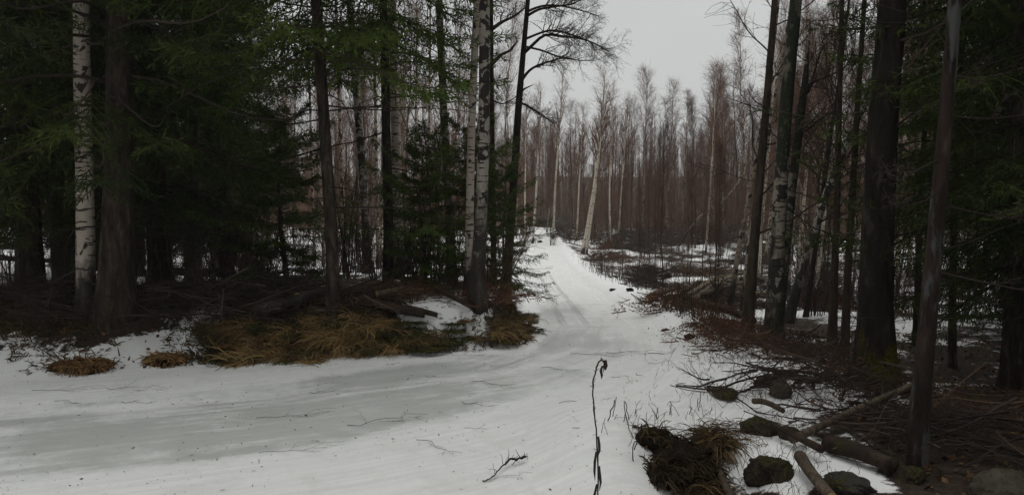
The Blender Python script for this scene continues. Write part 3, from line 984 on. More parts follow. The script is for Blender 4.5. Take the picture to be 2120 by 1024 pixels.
for i, (u, ub, d, w) in enumerate([(776, 782, 22, 8), (800, 786, 24, 6), (700, 712, 20, 9), (862, 858, 26, 6), (890, 886, 23, 7), (640, 650, 24, 6), (665, 668, 28, 6)]):
    px_tree('birch_tree', 'thin far birch in the spruce gap, %s' % ['just right of the leaning birch', 'leaning toward the gap birch', 'close to the slim spruce stem', 'right of the gap birch', 'left of the patchy dark birch', 'left of the slim spruce stem', 'touching the slim spruce outline'][i], 'birch',
            [(ub, 540, w), ((u + ub) / 2, 320, w * .85), (u, 150, w * .7)], 10.5, M['birch_far'], M['twig_birch'], d=d, k=7, crown=dict(t0=.45, n1=22, n2=9, n3=5, L1=1.6),
            group='thin birches behind the left spruces', seed=20 + i)

# spruces of the left wood
px_sp = [
    ('skirt', 60, 8.9, 1.05, 'spruce with boughs to the ground at the picture edge, left of the birch'),
    ('wide', -150, 8.2, 1.0, 'broad spruce leaning in from beyond the picture edge by the bank'),
    ('skirt', 330, 10.2, .95, 'drooping spruce just right of the thickest trunk'),
    ('skirt', 395, 13.5, .9, 'dark spruce behind the brushwood right of the drooping spruce'),
    ('skirt', 130, 12.0, 1.1, 'dark spruce standing directly behind the white birch'),
    ('skirt', 470, 15.5, .95, 'spruce whose boughs hang left of the slim spruce'),
    ('tall', 800, 10.4, 1.12, 'spruce whose boughs hang over the gap right of the slim spruce'),
    ('bushy', 885, 9.7, .66, 'small bushy spruce among the stems left of the scarred birch'),
    ('bushy', 962, 10.5, .74, 'small green spruce right behind the scarred birch foot'),
    ('young', 1042, 11.4, .42, 'little spruce whose fringe overhangs the snowy road'),
    ('bushy', 598, 10.0, .74, 'young spruce half hidden left of the slim stem'),
]
for kind, u, d, sc, lab in px_sp:
    spruce(kind, lab, u, None, d, sc=sc)
for (x, y, kind, sc) in [(-12.5, 10.5, 'wide', 1.05), (-10.2, 13.5, 'skirt', 1.1), (-7.6, 15.5, 'wide', 1.0), (-13.5, 16.5, 'wide', 1.1), (-9.6, 18.5, 'tall', 1.1),
                         (-8.6, 20.5, 'skirt', 1.0), (-16, 14, 'skirt', 1.0), (-12, 22, 'wide', 1.1), (-15, 20, 'tall', 1.0), (-9.2, 24, 'skirt', 1.1), (-18.5, 19, 'wide', 1.1),
                         (-18, 26, 'skirt', 1.2), (-13.5, 28, 'wide', 1.1), (-22, 24, 'wide', 1.2), (-10.5, 31, 'tall', 1.1), (-16.5, 9.5, 'skirt', 1.0), (-6.6, 11.6, 'tall', .9)]:
    auto(spruce(kind, '-', xy=(x, y), sc=sc, group='spruces deep in the left wood'), 'dark spruce deep in the wood behind the', 'l')

for (x, y, kind, sc) in [(-9, -5.5, 'wide', 1.0), (-5.5, -7.5, 'skirt', 1.1), (-1.5, -6.5, 'wide', 1.0), (2.2, -5.0, 'skirt', 1.0), (5.2, -3.2, 'wide', 1.0), (-13, -4, 'skirt', 1.1), (0.5, -10, 'wide', 1.2), (8.5, -1.5, 'wide', 1.1)]:
    spruce(kind, 'dark spruce of the wood behind the viewpoint', xy=(x, y), sc=sc, group='spruces behind the viewpoint')

# ---- right of the road
px_tree('birch_tree', 'mossy black and white birch, thickest stem of the right clump', 'birch',
        [(1600, 716, 46), (1603, 640, 37), (1610, 500, 30), (1617, 360, 27), (1628, 200, 26), (1640, 80, 25), (1648, 0, 24)], 13, M['birch_mossy'], M['twig_birch'], k=16, crown=CR, seed=31)
px_tree('birch_tree', 'snapped mossy birch stem ending in a jagged top', 'birch',
        [(1606, 702, 24), (1622, 560, 20), (1638, 400, 19), (1655, 260, 17), (1668, 160, 13), (1672, 118, 6)], 3.9, M['birch_mossy'], k=12, seed=32,
        extra=[(((1648, 258), (1660, 210), (1690, 180), (1720, 70 + 20), (1752, 68)), 8, 1, .4), (((1655, 205), (1665, 175), (1700, 165), (1735, 140)), 6, .8, -.4)])
px_tree('birch_tree', 'white birch leaning far right across the clump', 'birch',
        [(1628, 668, 22), (1655, 580, 18), (1685, 480, 16), (1715, 390, 15), (1752, 300, 14), (1785, 225, 13), (1815, 130, 12), (1850, 0, 10)], 9, M['birch_scarred'], M['twig_birch'], k=12, crown=CR, seed=33)
px_tree('alder_tree', 'straight brown trunk left of the right birch clump', 'alder',
        [(1545, 690, 26), (1556, 560, 21), (1570, 400, 18), (1588, 200, 15), (1604, 0, 12)], 11, M['brown_bark'], k=12, crown=CR2, seed=34)
px_tree('birch_tree', 'slim birch leaning right behind the log stack', 'birch',
        [(1508, 648, 13), (1525, 540, 11), (1552, 400, 10), (1580, 250, 9), (1600, 110, 7), (1612, 0, 6)], 12, M['birch_far'], M['twig_birch'], k=10, crown=dict(t0=.45, n1=24, n2=9, n3=5, L1=2.2), seed=35)
px_tree('birch_tree', 'slim leaning birch between the log stack and brown trunk', 'birch',
        [(1536, 652, 13), (1550, 520, 11), (1572, 380, 10), (1600, 230, 8), (1625, 90, 7), (1640, 0, 6)], 12, M['birch_far'], M['twig_birch'], k=10, crown=dict(t0=.45, n1=24, n2=9, n3=5, L1=2.2), seed=36)
px_tree('alder_tree', 'dark upright trunk right of the leaning birch', 'alder',
        [(1722, 728, 20), (1728, 560, 15), (1734, 400, 13), (1738, 200, 11), (1743, 0, 9)], 10, M['brown_bark'], k=12, crown=CR2, seed=37,
        extra=[(((1738, 225), (1715, 240), (1690, 268), (1655, 290)), 6, 1.5, .5)])
px_tree('alder_tree', 'dark trunk between the upright trunk and the mossy giant', 'alder',
        [(1748, 732, 19), (1756, 560, 15), (1766, 380, 13), (1778, 180, 11), (1790, 0, 9)], 10, M['brown_bark'], k=12, crown=CR2, seed=38,
        extra=[(((1782, 60), (1750, 66), (1715, 78), (1690, 92)), 6, 1.6, -.4), (((1770, 300), (1740, 330), (1700, 350), (1665, 310)), 5, 1.2, -.5)])
px_tree('aspen_tree', 'huge dark mossy trunk, thickest of the right side', 'aspen',
        [(1812, 800, 98), (1813, 740, 80), (1815, 640, 68), (1818, 500, 63), (1826, 300, 58), (1840, 120, 55), (1850, 0, 52)], 14, M['aspen_moss'], k=22, flare=.3, seed=39, rough=.1,
        crown=dict(t0=.16, n1=36, n2=8, n3=4, L1=1.9, up=.2, ang=1.1, rr=.10))
px_tree('pine_tree', 'slanting reddish trunk with grey flakes nearest on the right', 'pine',
        [(1897, 962, 46), (1903, 860, 40), (1918, 700, 36), (1934, 520, 32), (1955, 280, 28), (1978, 0, 25)], 11, M['pine_bark'], k=18, flare=.15, seed=40,
        crown=dict(t0=.55, n1=24, n2=9, n3=5, L1=1.5, rr=.25),
        extra=[(((1930, 560), (1990, 575), (2060, 590), (2130, 585)), 5, .5, -.5), (((1940, 420), (2000, 440), (2080, 455), (2140, 450)), 4, .5, -.3),
               (((1948, 330), (1880, 350), (1810, 380), (1770, 385)), 4, .5, -.4), (((1952, 160), (2010, 155), (2090, 160)), 4, .4, .2),
               (((1944, 395), (1890, 420), (1830, 425), (1790, 432)), 4, .5, -.3), (((1958, 240), (2030, 250), (2110, 240)), 4, .4, -.2)])
for i, (pix, d, lab) in enumerate([
    ([(1628, 600, 8), (1640, 480, 7), (1651, 330, 6), (1660, 180, 4)], 22, 'pale thin birch showing right of the mossy clump'),
    ([(1652, 598, 8), (1661, 450, 7), (1673, 320, 6), (1684, 190, 4)], 24, 'second pale thin birch right of the mossy clump'),
    ([(1676, 606, 8), (1688, 480, 7), (1698, 370, 6), (1712, 240, 4)], 21, 'pale thin birch in line with the right-leaning birch'),
    ([(1692, 590, 8), (1708, 430, 7), (1728, 290, 6), (1744, 170, 4)], 20, 'pale thin birch crossing behind the dark upright trunk'),
    ([(1572, 585, 7), (1580, 440, 6), (1592, 300, 5), (1602, 180, 4)], 27, 'pale thin birch hidden behind the straight brown trunk'),
    ([(1784, 590, 8), (1796, 430, 7), (1806, 280, 6), (1814, 120, 4)], 20, 'pale thin birch squeezed against the mossy giant trunk'),
    ([(1862, 600, 7), (1868, 440, 6), (1872, 300, 5), (1880, 160, 4)], 22, 'pale thin birch between mossy giant and crooked stems')]):
    px_tree('birch_tree', lab, 'birch', pix, 8.5, M['birch_pale'], M['twig_birch'], d=d, k=8, crown=dict(t0=.45, n1=22, n2=8, n3=4, L1=1.5, up=.7, ang=.6), seed=340 + i, flare=.15)
for i, pix in enumerate([[(1905, 640, 14), (1905, 420, 12), (1915, 250, 10), (1908, 100, 8), (1915, 0, 6)], [(1918, 650, 12), (1922, 450, 10), (1938, 300, 9), (1930, 120, 7), (1925, 0, 5)],
                         [(1672, 640, 12), (1690, 500, 10), (1712, 330, 9), (1740, 150, 7)]]):
    px_tree('alder_tree', ['crooked thin stem between mossy giant and reddish trunk', 'second crooked thin stem touching the reddish trunk', 'thin stem rising behind the leaning white birch'][i], 'alder',
            pix, 7.5, M['dark_bark'], d=[9.6, 10.4, 13][i], k=8, crown=dict(t0=.2, n1=26, n2=8, n3=5, L1=1.3), seed=44 + i)
for kind, u, d, sc, lab in [('skirt', 2115, 6.5, .72, 'dense spruce filling the right edge behind the reddish trunk'), ('wide', 2240, 6.2, .8, 'broad spruce reaching in from beyond the right edge'),
                            ('skirt', 2110, 10.5, .9, 'spruce showing between reddish trunk and dense edge spruce'), ('wide', 2300, 9.0, 1.0, 'big spruce behind the right edge boughs'), ('tall', 1985, 8.4, .7, 'thin-boughed spruce close behind the reddish trunk')]:
    spruce(kind, lab, u, None, d, sc=sc)
for (x, y, kind, sc) in [(8.5, 12, 'skirt', 1.), (10.5, 9.5, 'wide', 1.), (9.6, 15, 'tall', 1.), (12.5, 13, 'skirt', 1.1), (7.6, 3.6, 'wide', .95), (9.5, 5.5, 'skirt', 1.0), (14, 17, 'wide', 1.1), (6.2, 1.2, 'skirt', 1.0)]:
    o = spruce(kind, 'dark spruce in the shaded wood beyond the right edge', xy=(x, y), sc=sc, group='spruces of the right wood')
    if y > 8: auto(o, 'dark spruce in the wood behind the', 'r')


# ------------------------------------------------------------------ the bare birch wood beyond the clearing
def copse(u, d, v_top, kind, i, label, group=None, lean=0., au=None):
    x = xat(u, d); z = H(x, d)
    top = at(u, v_top, d)[2]
    protos = BIRCH if kind == 'b' else DARKT
    tm, cm = protos[i % len(protos)]
    s = (top - z) / 10.9
    t = thing('birch_tree' if kind == 'b' else 'alder_tree', label, 'birch' if kind == 'b' else 'alder', (x, d, z),
              (0, lean, 0) if lean else (R2.normal() * .035, R2.normal() * .035, R2.random() * 6.28), (s * R2.uniform(.8, 1.15),) * 2 + (s,), group)
    rz_ = R2.random() * 6.28
    link('trunk', tm, t, rz=rz_); link('crown', cm, t, rz=rz_)
    if au: auto(t, *au)
    return t


hand = [
    (1088, 50, 215, 'b', 1, 0, 'thin white birch nearest the alder at the road end'),
    (1140, 46, 200, 'd', 1, -.03, 'dark crooked tree right of the bright birch at the road end'),
    (1178, 54, 190, 'd', 0, 0, 'dark slim tree behind the brush heap at the clearing edge'),
    (1304, 52, 190, 'd', 2, 0, 'dark tree between slender birches in mid clearing'),
    (1332, 56, 120, 'b', 4, 0, 'tallest pointed birch top against the open sky'),
    (1362, 54, 175, 'd', 1, 0, 'dark slim tree right of the tallest pointed birch'),
    (1380, 58, 145, 'b', 0, .01, 'birch with double rounded top right of the pointed one'),
    (1412, 57, 160, 'b', 3, 0, 'narrow birch top left of the dark twin stems'),
    (1424, 44, 185, 'd', 0, .01, 'left one of the dark twin stems'),
    (1440, 45, 175, 'd', 1, 0, 'right one of the dark twin stems'),
    (1464, 52, 108, 'b', 2, .01, 'broad crowned birch highest above the dark twin stems'),
    (1478, 54, 112, 'b', 0, .02, 'birch merging into the broad crown by the twin stems'),
    (1496, 50, 135, 'b', 1, .01, 'birch at the right edge of the broad crown'),
    (1541, 44, -20, 'b', 3, -.03, 'sparse tall birch whose twigs spread over the sky'),
    (1600, 40, -40, 'b', 4, .02, 'tall twiggy birch behind the brown trunk'),
    (1640, 38, -60, 'b', 0, .02, 'tall twiggy birch behind the mossy clump'),
    (1680, 36, -40, 'b', 2, .02, 'tall twiggy birch right of the mossy clump'),
    (1700, 33, 40, 'b', 1, .05, 'pale birch leaning behind the dark upright trunk'),
    (1664, 30, 160, 'b', 3, .05, 'short pale birch stem behind the leaning white birch'),
    (1770, 30, 60, 'b', 1, .0, 'birch glimpsed left of the mossy giant'),
]
FC = dict(t0=.5, n1=30, n2=8, n3=5, L1=2.0, up=.8, ang=.55, l2=.36, l3=.2)
for i, (pix, d, tot, lab) in enumerate([
    ([(1206, 527, 17), (1216, 470, 13), (1228, 400, 12), (1238, 330, 11), (1245, 262, 9), (1249, 215, 6)], 40, 9.2, 'bent white birch alone in front at the clearing'),
    ([(1214, 526, 9), (1222, 470, 8), (1232, 400, 7), (1240, 330, 6)], 40.5, 7.4, 'second stem hugging the bent white birch'),
    ([(1103, 470, 9), (1110, 400, 8), (1114, 320, 7), (1117, 255, 6)], 48, 9.5, 'bright white birch stem beside the road end'),
    ([(1145, 455, 9), (1150, 380, 8), (1156, 300, 7), (1159, 255, 6), (1163, 200, 4)], 52, 11.2, 'tall pale birch with feathery top above the road end'),
    ([(1194, 460, 7), (1199, 380, 6), (1204, 300, 5), (1206, 262, 4)], 52, 9.0, 'slim birch leaning slightly left of the bent white birch'),
    ([(1266, 480, 8), (1262, 440, 7), (1262, 380, 6), (1266, 290, 5)], 48, 9.8, 'narrow topped birch next right of the bent birch'),
    ([(1280, 470, 7), (1286, 400, 6), (1292, 320, 6), (1297, 260, 5)], 50, 9.4, 'second slender birch right of the bent birch'),
    ([(1462, 500, 9), (1468, 420, 8), (1474, 330, 7), (1478, 250, 5)], 44, 10.4, 'pale birch rising through the dark brush below the broad crown'),
    ([(1086, 480, 7), (1087, 400, 6), (1088, 330, 5), (1089, 270, 4)], 46, 8.5, 'hair-thin white birch right of the leaning alder'),
]):
    px_tree('birch_tree', lab, 'birch', [(a_, b_, c_ * .52) for a_, b_, c_ in pix], tot, M['birch_pale'], M['twig_birch'], d=d, k=8, crown=FC, seed=300 + i, flare=.2)
for (u, d, vt, k, i, ln, lab) in hand:
    copse(u, d, vt, k, i, lab, None, ln)
for i in range(96):
    u = R2.uniform(1035, 1800)
    d = R2.uniform(50, 88)
    vt = np.interp(u, [1035, 1300, 1420, 1500, 1600, 1800], [262, 285, 275, 225, 140, 80]) + R2.normal() * 34 + (d - 60) * 1.0
    dark = R2.random() < .6
    copse(u, d, vt, 'd' if dark else 'b', R2.integers(0, 5),
          '-', 'bare trees of the far stand', 0., ('far dark bare tree behind the' if dark else 'far slender birch behind the', 'r'))
for i in range(40):
    u = R2.uniform(470, 1050)
    d = R2.uniform(26, 66)
    vt = 110 + R2.normal() * 70 - (40 - d) * 1.5
    dark = R2.random() < .5
    copse(u, d, vt, 'd' if dark else 'b', R2.integers(0, 5),
          '-', 'bare trees behind the left spruces', 0., ('dark bare tree beyond the' if dark else 'bare birch beyond the', 'l'))
for i in range(26):
    u = R2.uniform(1560, 2100)
    d = R2.uniform(20, 50)
    vt = 20 + R2.normal() * 60
    dark = R2.random() < .3
    copse(u, d, vt, 'd' if dark else 'b', R2.integers(0, 5),
          '-', 'bare trees behind the right clump', 0., ('nearer dark bare tree behind the' if dark else 'nearer thin birch behind the', 'r'))


def far_wood():
    global RNG
    RNG = np.random.default_rng(61)
    n = 1200
    y = 84 + 190 * RNG.random(n) ** 1.7
    x = (RNG.random(n) * 1.5 - .62) * y
    z = hgt(x, y)
    Ht = 9 + 4 * RNG.random(n)
    g = Geo()
    lean = RNG.normal(size=(n, 2)) * .35
    P = np.stack([np.column_stack([x + lean[:, 0] * f, y + lean[:, 1] * f, z - .2 + Ht * f]) for f in (0, .5, 1)], 1)
    R = np.array([.08, .055, .015])[None] * (.7 + .6 * RNG.random((n, 1)))
    tubes(g, P, R, 3, RNG.random(n) ** .7)
    a, ra = children(P, R, 26, .25, .98, .6, lambda t: 1.9 * np.sqrt(1.05 - t), 3, .7, .12, .5, .014)
    ribbons(g, a, ra * 1.0)
    b_, rb = children(a, ra, 3, .2, 1, .6, lambda t: .9 + 0 * t, 2, .2, .2, .8, .014)
    ribbons(g, b_, rb * .9)
    n = 6500
    y = 50 + 75 * RNG.random(n) ** 1.5; x = (RNG.random(n) * 1.5 - .62) * y
    ok_ = (np.abs(x - (y - 50) * .08 - 2.4) > 1.6) | (y > 70)
    x, y = x[ok_], y[ok_]; n = len(x)
    p = np.column_stack([x, y, hgt(x, y) - .1]); d = norm(RNG.normal(size=(n, 3)) * .16 + np.array([0, 0, 1.])); L = .8 + 2.4 * RNG.random(n) * fbm(x * .15, y * .15, 8) * 1.8
    P = np.stack([p, p + d * L[:, None] * .5, p + norm(d + RNG.normal(size=d.shape) * .1) * L[:, None]], 1)
    R = np.full((n, 3), .016) * np.array([1, .8, .3])[None]
    ribbons(g, P, R, None, .25 + .6 * RNG.random(n))
    a, ra = children(P, R, 5, .1, 1, .6, lambda t: .7 - .3 * t, 3, .3, .2, .8, .012)
    ribbons(g, a, ra, None, .25 + .6 * RNG.random(len(a)))
    # slender young growth filling the stand to half its height
    n = 2900
    y = 54 + 32 * RNG.random(n); x = (RNG.random(n) * 1.45 - .58) * y
    ok_ = (np.abs(x - (y - 50) * .08 - 2.6) > 1.8) | (y > 70)
    x, y = x[ok_], y[ok_]; n = len(x)
    Ht = (2.6 + 3.4 * RNG.random(n)) * (.75 + .5 * fbm(x * .2, y * .2, 19))
    ln_ = RNG.normal(size=(n, 2)) * .22
    P = np.stack([np.column_stack([x + ln_[:, 0] * f, y + ln_[:, 1] * f, hgt(x, y) - .1 + Ht * f]) for f in (0, .33, .66, 1)], 1)
    R = np.array([.020, .016, .011, .004])[None] * (.7 + .7 * RNG.random((n, 1)))
    tubes(g, P, R, 3, .1 + .8 * RNG.random(n))
    a, ra = children(P, R, 12, .25, 1, .5, lambda t: 1.25 * (1.15 - t), 3, .6, .14, .6, .0075)
    ribbons(g, a, ra, None, .3 + .7 * RNG.random(len(a)))
    b_, rb = children(a, ra, 3, .2, 1, .55, lambda t: .45 + 0 * t, 2, .2, .2, .8, .007)
    ribbons(g, b_, rb, None, .3 + .7 * RNG.random(len(b_)))
    stuff(link('far_wood', g.mesh('far_wood', M['far'], False)), 'hazy purple brown wood of bare trees on the far slope')


far_wood()


# ------------------------------------------------------------------ shrubs, brushwood, logs
def shrub_mesh(seed, n, h, spread, material, n2=6, n3=3):
    global RNG
    RNG = np.random.default_rng(seed)
    a = RNG.random(n) * 6.28; r = RNG.random(n) * .18
    p = np.column_stack([r * np.cos(a), r * np.sin(a), np.full(n, -.05)])
    d = norm(np.column_stack([np.cos(a) * spread * RNG.random(n), np.sin(a) * spread * RNG.random(n), np.ones(n)]))
    L = h * (.5 + .6 * RNG.random(n))
    q = [p]
    for i in range(6):
        d = norm(d + RNG.normal(size=d.shape) * .09); p = p + d * (L / 6)[:, None]; q.append(p)
    P = np.stack(q, 1); R = np.full((n, 7), .008 * h ** .5) * np.linspace(1, .3, 7)[None]
    g = Geo(); tubes(g, P, R, 3)
    c, rc = children(P, R, n2, .25, 1, .6, lambda t: h * .28 * (1.2 - t), 5, .2, .16, .6, .003)
    tubes(g, c, rc, 3)
    if n3:
        e, re = children(c, rc, n3, .2, 1, .6, lambda t: h * .12 + 0 * t, 3, .1, .2, .7, .0025)
        tubes(g, e, re, 3)
    return g.mesh('shrub', material, False)


SHRUB = [shrub_mesh(300, 14, 1.6, .5, M['twig_dark']), shrub_mesh(301, 10, 2.3, .35, M['twig_dark']), shrub_mesh(302, 18, 1.2, .7, M['twig_brown']), shrub_mesh(303, 9, 3.0, .25, M['twig_brown'])]


def shrub(x, y, i, sc, label, group, au=None):
    o = link('bare_shrub', SHRUB[i % 4], None, (x, y, H(x, y)), R2.random() * 6.28, sc)
    tag(o, label, 'shrub', group)
    return auto(o, *au) if au else o


for i in range(44):
    u, d = R2.uniform(440, 1020), R2.uniform(9.8, 24)
    shrub(xat(u, d), d, R2.integers(0, 4), R2.uniform(.6, 1.1), '-', 'shrubs under the left trees', ('leafless shrub behind the', 'l'))
for i in range(34):
    u, d = R2.uniform(1240, 1760), R2.uniform(13, 34)
    if -seg_dist(np.array([xat(u, d)]), np.array([d]), EDGE_R)[0][0] < .5: continue
    k = R2.integers(0, 3); sc_ = min(R2.uniform(.2, .5), (2.4 + .055 * d) / 10)
    x_ = xat(u, d)
    t = thing('sapling', '-', 'sapling', (x_, d, H(x_, d)), R2.random() * 6.28, (sc_ * .8, sc_ * .8, sc_), 'thin saplings right of the road')
    link('trunk', DARKT[k][0], t); link('crown', DARKT[k][1], t)
    auto(t, 'thin bare sapling near the', 'r')
for i in range(12):
    u, d = R2.uniform(0, 480), R2.uniform(9.6, 14)
    shrub(xat(u, d), d, R2.integers(0, 4), R2.uniform(.5, .9), '-', 'shrubs in the left shade', ('leafless shrub in deep shade by the', 'l'))
for i in range(52):
    u, d = R2.uniform(1120, 1720), R2.uniform(36, 66)
    if u < 1250 and d < 46: continue
    shrub(xat(u, d), d, R2.integers(0, 4), R2.uniform(.8, 1.5), '-', 'shrubs round the far clearing', ('bare clearing shrub near the', 'r'))
for i in range(22):
    u, d = R2.uniform(1640, 2110), R2.uniform(11, 24)
    shrub(xat(u, d), d, R2.integers(0, 4), R2.uniform(.6, 1.1), '-', 'shrubs of the right wood', ('leafless low shrub near the', 'r'))


def brush_mesh(seed, n, w, h, dp, material, r0=.012, twigs=5, la=.25, lb=.45, flakes=0):
    """a heap of cut boughs lying over one another"""
    global RNG
    RNG = np.random.default_rng(seed)
    x = RNG.normal(size=n) * w * .33; y = RNG.normal(size=n) * dp * .33
    zt = h * np.exp(-(x / w * 1.9) ** 2 - (y / dp * 1.9) ** 2) * RNG.random(n) ** .7
    a = RNG.normal(size=n) * .7 + np.where(RNG.random(n) < .5, 0, math.pi)
    d = norm(np.column_stack([np.cos(a), np.sin(a) * .8, RNG.normal(size=n) * .22]))
    L = w * (la + lb * RNG.random(n))
    p = np.column_stack([x, y, zt]) - d * (L / 2)[:, None]
    q = [p]
    for i in range(5):
        d = norm(d + RNG.normal(size=d.shape) * .13); p = p + d * (L / 5)[:, None]; q.append(p)
    P = np.stack(q, 1)
    P[..., 2] = np.maximum(P[..., 2], .0)
    R = (r0 * (.4 + RNG.random(n) ** 2))[:, None] * np.linspace(1, .35, 6)[None]
    g = Geo(); tubes(g, P, R, 4)
    c, rc = children(P, R, twigs, .1, 1, .6, lambda t: w * .14 * (1.2 - .5 * t), 4, 0, .2, .6, .0035)
    tubes(g, c, rc, 3)
    c2, r2 = children(c, rc, 3, .2, 1, .7, lambda t: w * .06 + 0 * t, 3, 0, .2, .7, .0035)
    ribbons(g, c2, r2)
    if flakes:
        x = RNG.normal(size=flakes) * w * .34; y = RNG.normal(size=flakes) * dp * .34
        z = h * np.exp(-(x / w * 1.9) ** 2 - (y / dp * 1.9) ** 2) * RNG.random(flakes)
        p = np.column_stack([x, y, z]); dx = norm(RNG.normal(size=p.shape)) * .05; dy = norm(np.cross(dx, RNG.normal(size=p.shape))) * .022
        V = np.stack([p - dx, p + dy, p + dx, p - dy], 1).reshape(-1, 3)
        g.add(V, np.arange(len(V)).reshape(-1, 4), None, np.repeat(RNG.random(flakes), 4))
    return g.mesh('brush', material, False)


BRUSH = {'dark': [brush_mesh(320 + i, 90, 2.4, .6, 1.6, M['twig_dark'], .016) for i in range(2)],
         'red': [brush_mesh(330 + i, 110, 2.2, .5, 1.7, M['twig_red'], .016, 4, .07, .3, 420) for i in range(2)],
         'brown': [brush_mesh(340 + i, 80, 2.2, .5, 1.5, M['twig_brown'], .014) for i in range(2)]}


def brush(u, v, kind, i, sc, label, group=None, d=None, rz=None):
    b = cast(u, v) if d is None else np.array([xat(u, d), d, H(xat(u, d), d)])
    o = link('brush_pile', BRUSH[kind][i % 2], None, b, R2.random() * .8 - .4 if rz is None else rz, sc)
    return tag(o, label, 'brush pile', group)


for (u, v, k, i, s, lab) in [
    (1185, 492, 'dark', 0, (1.9, 1.4, 1.6), 'long dark brush heap across the end of the road'),
    (1130, 470, 'dark', 1, (1.0, 1.0, 1.2), 'snow-dusted brush heap left of the road end'),
    (1330, 505, 'dark', 1, (1.6, 1.3, 1.9), 'dark brush heap right of the bent birch'),
    (1420, 500, 'dark', 0, (2.0, 1.4, 2.3), 'high dark brush heap below the twin stems'),
    (1500, 500, 'dark', 1, (1.9, 1.4, 1.9), 'dark brush heap behind the slim leaning birches'),
    (1300, 540, 'red', 0, (1.2, .9, .6), 'low reddish brush heap beyond the stubble patch'),
    (1330, 563, 'red', 1, (.6, .6, .7), 'small reddish brush heap in the stubble patch'),
    (1440, 565, 'brown', 0, (.9, .8, .7), 'brown branch heap behind the log stack'),
    (1500, 570, 'brown', 1, (.8, .8, .7), 'brown branch heap touching the far end of the log stack'),
    (1385, 638, 'red', 1, (.42, .42, .6), 'rusty brush heap at the near end of the log stack'),
    (1462, 690, 'red', 0, (.26, .3, .36), 'rusty brush strewn on the snow verge by the bend'),
    (1512, 708, 'red', 1, (.3, .32, .42), 'rusty brush heap before the brown trunk foot'),
    (1572, 732, 'brown', 0, (.3, .32, .42), 'heap of twigs under the mossy birch clump'),
    (1650, 735, 'dark', 1, (.3, .3, .45), 'heap of twigs right of the mossy birch foot'),
    (1705, 752, 'brown', 0, (.34, .3, .42), 'brushwood before the dark upright trunk'),
    (1660, 815, 'dark', 0, (.45, .4, .6), 'dark root and twig tangle beside the pale stone'),
    (1770, 800, 'red', 1, (.34, .3, .5), 'reddish leaf brush round the mossy giant foot'),
    (1420, 935, 'brown', 1, (.14, .14, .22), 'tangle of dry twigs over the peaty hummock'),
    (1500, 900, 'brown', 0, (.16, .16, .16), 'dry twig tangle between sedge hummock and reddish boulder'),
    (1960, 930, 'dark', 1, (.5, .4, .5), 'dark twig litter right of the reddish trunk foot'),
    (2060, 900, 'brown', 0, (.6, .5, .5), 'twig heap under the dense edge spruce'),
    (330, 640, 'dark', 0, (.6, .45, .5), 'dark brushwood right of the thickest spruce trunk'),
    (450, 635, 'dark', 1, (.7, .5, .6), 'dark brushwood left of the fallen birch log'),
    (100, 625, 'dark', 1, (.7, .5, .5), 'dark brushwood left of the white birch'),
    (560, 612, 'dark', 0, (.6, .45, .5), 'dark brushwood behind the fallen birch log'),
    (770, 622, 'brown', 0, (.5, .45, .42), 'brown brushwood right of the slim spruce foot'),
    (845, 612, 'red', 1, (.42, .4, .36), 'rusty brushwood on the bank by the snow patch'),
    (925, 606, 'brown', 1, (.42, .4, .36), 'brown brushwood left of the scarred birch foot'),
    (1020, 620, 'red', 0, (.34, .36, .34), 'rusty brushwood at the foot of the scarred birch'),
]:
    brush(u, v, k, i, s, lab)


for i in range(34):
    u, d = R2.uniform(1240, 1790), R2.uniform(14, 46)
    if -seg_dist(np.array([xat(u, d)]), np.array([d]), EDGE_R)[0][0] < .9: continue
    k = R2.choice(['dark', 'brown', 'red', 'dark'])
    sc_ = np.array([R2.uniform(.3, .75), R2.uniform(.3, .6), R2.uniform(.4, 1.0)]) * (.7 + d / 60)
    auto(brush(u, 0, k, R2.integers(0, 2), sc_, '-', 'low brush scattered in the clearing', d=d, rz=R2.random() * 6.28), {'dark': 'low dark brush', 'brown': 'low brown brush', 'red': 'low rusty brush'}[k] + ' in the clearing near the', 'r')


def log_mesh(name, P, R, material, k=10, cut=None, rough=.05, seed=0):
    """a round log with sawn ends"""
    P = np.asarray(P, float)
    L = np.concatenate([[0], np.cumsum(np.linalg.norm(np.diff(P, axis=0), axis=1))])
    n = max(6, min(26, int(L[-1] / .12)))
    t = np.linspace(0, L[-1], n)
    pts = np.stack([np.interp(t, L, P[:, i]) for i in range(3)], 1)
    for _ in range(2): pts[1:-1] = (pts[:-2] + 2 * pts[1:-1] + pts[2:]) / 4
    rad = np.interp(t / L[-1], [0, 1], R)
    T = norm(np.gradient(pts, axis=0)); U = norm(np.cross(T, np.array([[.1, .05, 1.]]))); W = np.cross(T, U)
    rr = np.random.default_rng(seed)
    a = np.arange(k) * 2 * math.pi / k
    rel = 1 + rough * (rr.random((n, k)) - .5) * 2 + .05 * np.sin(2 * a + rr.random() * 6)[None]
    V = (pts[:, None] + (rad[:, None] * rel)[..., None] * (np.cos(a)[None, :, None] * U[:, None] + np.sin(a)[None, :, None] * W[:, None])).reshape(-1, 3)
    i = (np.arange(n - 1) * k)[:, None]; j = np.arange(k)[None]; jn = (j + 1) % k
    q = np.stack([i + j, i + jn, i + k + jn, i + k + j], -1).reshape(-1, 4)
    c0, c1 = len(V), len(V) + 1
    V = np.vstack([V, pts[0], pts[-1]])
    jj = np.arange(k); e = (n - 1) * k
    tr = np.vstack([np.stack([np.full(k, c0), (jj + 1) % k, jj], 1), np.stack([np.full(k, c1), e + jj, e + (jj + 1) % k], 1)])
    return make_mesh(name, V, q, tr, None, [material, cut or material], True, np.concatenate([np.zeros(len(q)), np.ones(len(tr))]))


_ls = [0]


